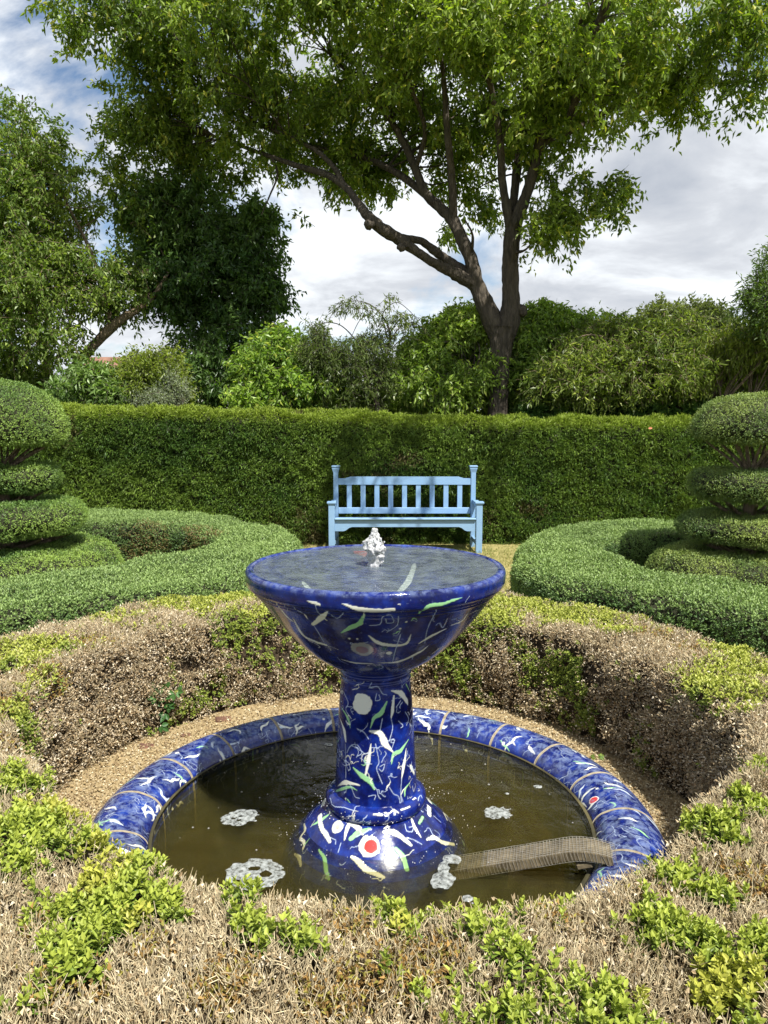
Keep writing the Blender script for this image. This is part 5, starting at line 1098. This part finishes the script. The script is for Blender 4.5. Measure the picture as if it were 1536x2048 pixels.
shrub('dark_tree', 'dense dark green tree standing in shade left of the large tree', 'tree',
      [PB(400, 430, 13.4, 130, 80, 1.0), PB(480, 500, 13.4, 85, 70, .9), PB(420, 560, 13.3, 130, 85, 1.1), PB(520, 585, 13.2, 62, 55, .7), PB(440, 670, 13.2, 100, 80, 1.0), PB(430, 760, 13.1, 80, 70, .9), PB(330, 540, 13.5, 70, 90, .8), PB(520, 440, 13.3, 40, 40, .5), PB(310, 420, 13.4, 70, 60, .8), PB(480, 760, 13.1, 50, 50, .6)],
      1600, 17, .10, .42, (0.061, 0.124, 0.031), (0.133, 0.217, 0.048), 6, [[(440, 1000, 13.4, 34), (435, 820, 13.4, 30), (430, 700, 13.4, 24), (420, 560, 13.4, 17), (410, 430, 13.4, 9)], [(430, 680, 13.4, 14), (480, 600, 13.3, 10), (520, 520, 13.3, 6)]], hang=.55, length=.32, nconn=90, gap=(1.3, -.22))
shrub('golden_shrub', 'yellow green bushy shrub under the leaning limb left of the dark tree', 'shrub', [PB(300, 755, 11.3, 58, 50, .6), PB(250, 775, 11.4, 40, 34, .4), PB(345, 780, 11.3, 34, 30, .4), PB(265, 735, 11.4, 28, 22, .3), PB(330, 740, 11.4, 38, 40, .5), PB(290, 720, 11.3, 26, 20, .3, .6)], 420, 14, .06, .38, (.13, .185, .028), (.24, .29, .042), 8, hang=.2, length=.22)
shrub('leafy_shrub', 'broad leaved mid green shrub above the hedge left of the golden shrub', 'shrub', [PB(190, 770, 11.2, 55, 45, .6), PB(230, 790, 11.2, 60, 35, .5), PB(140, 790, 11.2, 40, 30, .5)], 380, 12.1, .09, .42, (0.114, 0.194, 0.046), (0.211, 0.308, 0.082), 9, hang=.45)
shrub('silver_shrub', 'small silvery grey green shrub peeping over the hedge beside the dark tree', 'shrub', [PB(335, 788, 10.95, 40, 32, .28), PB(300, 805, 10.95, 46, 20, .28), PB(338, 765, 10.95, 20, 18, .2)], 260, 16, .04, .3, (0.216, 0.257, 0.176), (0.351, 0.392, 0.270), 10, hang=-.2, length=.18)
shrub('sunlit_shrub', 'sunlit lime green shrub between the dark tree and the weeping pear', 'shrub', [PB(545, 730, 11.5, 70, 50, .7), PB(560, 690, 11.6, 40, 30, .5), PB(530, 790, 11.2, 70, 35, .6), PB(610, 770, 11.3, 60, 45, .6), PB(500, 800, 11.2, 30, 25, .3)], 868, 14, .085, .42, (0.145, 0.244, 0.036), (0.292, 0.406, 0.065), 11, hang=.35, tipc=(0.405, 0.459, 0.081), gap=(1.6, -.75))
wp = shrub('weeping_pear', 'weeping tree with arching half bare branches right of the sunlit shrub', 'tree', [PB(700, 612, 11.1, 30, 14, .25, .6), PB(660, 635, 11.1, 20, 20, .2, .6), PB(835, 650, 11.1, 22, 18, .2, .5), PB(800, 640, 11.1, 30, 25, .3, .5), PB(690, 690, 11.2, 75, 50, .6), PB(640, 720, 11.2, 50, 60, .5), PB(720, 750, 11.2, 90, 50, .6), PB(650, 670, 11.2, 40, 35, .4), PB(760, 690, 11.2, 30, 50, .35, .6), PB(690, 800, 11.2, 70, 25, .5), PB(775, 600, 11.2, 25, 11.2, .2, .5), PB(810, 605, 11.2, 20, 11.2, .15, .5), PB(730, 630, 11.2, 35, 25, .3, .5)],
      560, 14, .075, .2, (0.102, 0.144, 0.038), (0.204, 0.254, 0.064), 12, [[(757, 1000, 11.2, 17.6), (756, 830, 11.2, 14.4), (752, 790, 11.2, 11.2), (765, 745, 11.2, 8.8), (775, 700, 11.2, 7.2), (780, 670, 11.2, 6.4), (770, 640, 11.2, 3.6), (745, 612, 11.2, 2.4), (715, 602, 11.2, 1.8), (685, 608, 11.2, 1.8), (662, 632, 11.2, 1.2), (655, 660, 11.2, 0.9)],
      [(776, 690, 11.2, 3.6), (795, 660, 11.2, 2.4), (820, 645, 11.2, 1.8), (845, 655, 11.2, 1.5), (862, 675, 11.2, 0.9)], [(775, 675, 11.2, 3.0), (765, 630, 11.2, 2.4), (790, 605, 11.2, 1.8), (815, 618, 11.2, 1.5), (838, 645, 11.2, 1.2), (852, 668, 11.2, 0.9)], [(780, 665, 11.2, 2.4), (805, 632, 11.2, 1.8), (830, 632, 11.2, 1.2), (855, 660, 11.2, 0.8)], [(770, 720, 11.2, 3.6), (790, 690, 11.2, 2.4), (812, 675, 11.2, 1.8), (838, 680, 11.2, 1.2)], [(760, 740, 11.2, 3.6), (720, 690, 11.2, 3.0), (680, 650, 11.2, 2.4), (640, 650, 11.2, 1.8), (620, 690, 11.2, 1.2)], [(745, 625, 11.2, 2.4), (720, 640, 11.2, 1.8), (700, 680, 11.2, 1.2)], [(765, 760, 11.2, 3.6), (700, 700, 11.2, 2.4), (640, 700, 11.2, 1.8), (600, 730, 11.2, 1.2)]], hang=.6, length=.25, nconn=60, gap=(1.6, -.2), spread=.5)
t = thing('dead_branch', 'bare pale arching dead branch hanging in front of the dark tree', 'branch'); mb = MB()
limb(mb, [(600, 705, 11.9, 5), (555, 702, 11.9, 5), (530, 706, 11.9, 4), (512, 722, 11.9, 4), (504, 745, 11.9, 3), (506, 772, 11.9, 2.5), (508, 795, 11.9, 2)], 1, .1, 6); limb(mb, [(512, 722, 11.9, 3), (495, 722, 11.9, 2.5), (489, 738, 11.9, 2), (496, 760, 11.9, 1.5), (503, 775, 11.9, 1.2)], 2, .1, 5); limb(mb, [(508, 732, 11.9, 3), (515, 750, 11.9, 2), (523, 765, 11.9, 1.5), (519, 785, 11.9, 1)], 3, .1, 5); mb.build('branch_wood', M_BARK2, t)
shrub('pointed_leaf_tree', 'bushy bright green tree just left of the large brown trunk', 'tree', [PB(930, 645, 12.0, 50, 34, .5, 1.3), PB(885, 672, 12.0, 45, 34, .5, 1.2), PB(840, 700, 12.0, 40, 34, .5), PB(940, 650, 12.0, 40, 30, .5), PB(920, 690, 11.9, 65, 45, .7), PB(870, 720, 11.8, 60, 45, .6), PB(940, 740, 11.7, 60, 60, .7), PB(880, 780, 11.6, 70, 45, .7), PB(830, 770, 11.7, 55, 55, .6), PB(955, 630, 12.0, 28, 18, .3, .6)], 1260, 14, .09, .36, (0.171, 0.260, 0.043), (0.317, 0.420, 0.067), 14, hang=.5, tipc=(0.324, 0.378, 0.081), gap=(1.6, -.75))
shrub('upright_shrub', 'upright bright green bushy tree just right of the large brown trunk', 'tree', [PB(1085, 645, 12.0, 50, 36, .5, 1.3), PB(1150, 660, 12.1, 50, 30, .5, 1.2), PB(1060, 690, 11.9, 50, 40, .5), PB(1210, 665, 12.2, 50, 30, .5), PB(1080, 650, 12.0, 50, 40, .5), PB(1060, 700, 11.9, 50, 60, .6), PB(1110, 640, 12.1, 32, 24, .4, .7), PB(1060, 760, 11.8, 60, 50, .6), PB(1130, 690, 12.1, 40, 40, .5), PB(1165, 650, 12.2, 26, 20, .3, .6)], 868, 14, .09, .36, (0.154, 0.242, 0.038), (0.281, 0.394, 0.067), 15, hang=.5, tipc=(0.324, 0.378, 0.081), gap=(1.6, -.75))
shrub('weeping_cherry', 'wide weeping cherry with pale curved branches behind the laurel hedge', 'tree', [PB(1190, 700, 11.4, 90, 48, .7), PB(1280, 690, 11.4, 80, 40, .7), PB(1160, 760, 11.2, 90, 50, .7), PB(1250, 755, 11.2, 90, 50, .7), PB(1340, 735, 11.2, 70, 60, .7), PB(1320, 680, 11.5, 60, 36, .5), PB(1100, 770, 11.3, 50, 40, .5), PB(1230, 660, 11.5, 60, 22, .4, .7), PB(1370, 655, 11.3, 45, 25, .4, .6)],
      1100, 15, .085, .26, (0.116, 0.166, 0.036), (0.233, 0.293, 0.049), 16, [[(1262, 1000, 11.3, 22), (1262, 830, 11.3, 18), (1268, 790, 11.3, 14), (1285, 740, 11.2, 9), (1275, 715, 11.2, 8), (1240, 690, 11.2, 6), (1200, 672, 11.2, 4), (1165, 672, 11.2, 3), (1140, 690, 11.2, 2)], [(1285, 745, 11.2, 7), (1278, 730, 11.2, 6), (1250, 720, 11.2, 4), (1200, 716, 11.2, 3)], [(1268, 790, 11.3, 9), (1300, 775, 11.2, 7), (1350, 772, 11.2, 5), (1385, 780, 11.2, 3)], [(1282, 735, 11.2, 6), (1320, 690, 11.2, 4), (1370, 660, 11.2, 3), (1410, 650, 11.2, 2)]], hang=.4, length=.3, bark=M_BARK2, nconn=70, spread=.6, tipc=(0.351, 0.405, 0.081))
shrub('weeping_willow', 'light green weeping shrub with narrow leaves at the right picture edge', 'tree', [PB(1440, 730, 11.6, 80, 50, .6), PB(1510, 720, 11.4, 80, 70, .7), PB(1400, 770, 11.5, 60, 40, .5), PB(1490, 790, 11.4, 90, 40, .6), PB(1560, 660, 11.4, 60, 70, .6), PB(1430, 690, 11.7, 60, 30, .4, .7)], 800, 16, .095, .22, (0.130, 0.178, 0.030), (0.276, 0.333, 0.054), 17, hang=.8, length=.32, bark=M_BARK2, nconn=60, spread=.4, tipc=(0.405, 0.446, 0.095))
shrub('narrow_leaf_tree', 'narrow leaved tree reaching in from the right edge above the shrubs', 'tree', [PB(1525, 590, 10.6, 38, 30, .4), PB(1500, 610, 10.6, 28, 14, .25, .6), PB(1540, 640, 10.6, 40, 34, .4), PB(1530, 545, 10.6, 24, 16, .2, .6), PB(1600, 560, 10.8, 70, 110, .8), PB(1510, 660, 10.7, 40, 25, .3)], 360, 15, .09, .2, (0.068, 0.121, 0.034), (0.135, 0.203, 0.047), 18, [[(1640, 1000, 10.8, 40), (1640, 800, 10.8, 36), (1620, 650, 10.8, 22), (1580, 600, 10.7, 10), (1530, 580, 10.6, 5)]], hang=.25, length=.28, nconn=40, spread=.6)
shrub('far_tree', 'distant round dull olive tree rising behind the weeping cherry', 'tree', [PB(1320, 645, 24, 50, 32, 1.2), PB(1390, 640, 24, 55, 35, 1.3), PB(1430, 660, 24, 50, 30, 1.2), PB(1290, 680, 24, 60, 35, 1.2), PB(1370, 700, 24, 90, 60, 1.6)], 1000, 12, .14, .5, (0.088, 0.115, 0.041), (0.155, 0.182, 0.061), 19, hang=.2, length=.5, gap=(.8, -.6))
# plants filling the garden behind, each on its own
for i, (u, v, Y, ru, rv, lb) in enumerate([(20, 760, 12.8, 80, 60, 'dark leafy bush behind the left dome of clipped yew'), (640, 780, 12.9, 90, 60, 'leafy bush low behind the weeping pear'), (800, 775, 13.0, 90, 60, 'leafy bush behind the pointed leaf tree left of the trunk'), (1040, 770, 13.0, 80, 60, 'leafy bush low beside the base of the large trunk'), (1180, 740, 13.4, 90, 60, 'leafy bush low behind the weeping cherry'), (1400, 740, 13.2, 100, 60, 'leafy bush behind the light green weeping shrub'), (250, 790, 12.8, 90, 50, 'leafy bush behind the golden shrub')]):
    shrub('bush', lb, 'bush', [PB(u, v, Y, ru, rv, .8), PB(u + 40, v + 40, Y - .2, ru * .8, rv * .8, .7), PB(u - 45, v + 45, Y - .2, ru * .8, rv * .7, .7)], 480, 12, .09, .42, MG[0], MG[1], 60 + i, grp='bushes behind the hedge', hang=.4, gap=(1, -.7), inner=.1)
leafy_hedge('glossy bright green laurel hedge right of the large trunk behind the yew hedge', [(1.95, 11.15), (3, 11.2), (4.2, 11.2), (6, 11.2)], [(1.95, 12.1), (3, 12.1), (4.2, 12.1), (6, 12.1)], 1.74, 33, 'hedge', 'laurel_hedge', 420, None, 6, 5, .105, ((0.053, 0.118, 0.024), (0.106, 0.201, 0.035)), (.2, .3, .04), .09)
# house roofs far behind
M_TILE = solid('roof_tiles', (.13, .07, .05), (.24, .13, .09), 3, .9, .4, .05); M_STONE = solid('rendered_wall', (0.496, 0.425, 0.330), (0.649, 0.566, 0.448), 2, .9, .2, .02)
def house(label, u0, v0, u1, v1, Y, depth, gable=False):
    a = PY(u0, v0, Y); b = PY(u1, v1, Y); zr = max(a[2], b[2]); ze = zr - depth * .75; t = thing('house', label, 'house')
    mb = MB(); box(mb, (a[0] + .2, Y - depth + .3, 0), (b[0] - .2, Y + depth - .3, ze), b=.02); mb.build('wall', M_STONE, t)
    mb = MB(); y0, y1 = Y - depth, Y + depth
    if gable:   # ridge runs away from the viewer
        xm = (a[0] + b[0]) / 2; V = np.array([(a[0], y0, ze), (b[0], y0, ze), (xm, y0, zr), (a[0], y1, ze), (b[0], y1, ze), (xm, y1, zr)]); f = [np.array([[0, 1, 2], [4, 3, 5]]), np.array([[0, 2, 5, 3], [1, 4, 5, 2], [0, 3, 4, 1]])]
    else: V = np.array([(a[0], y0, ze), (b[0], y0, ze), (b[0], Y, zr), (a[0], Y, zr), (a[0], y1, ze), (b[0], y1, ze)]); f = [np.array([[0, 1, 2, 3], [3, 2, 5, 4], [0, 4, 5, 1]]), np.array([[0, 3, 4], [1, 5, 2]])]
    mb.add(V, f); mb.build('roof', M_TILE, t)
house('distant house with a red tiled roof glimpsed left of the dark tree', 165, 714, 345, 714, 30, 3.0)
house('distant house gable tip peeping out right of the dark tree', 515, 660, 605, 660, 34, 2.5, True)
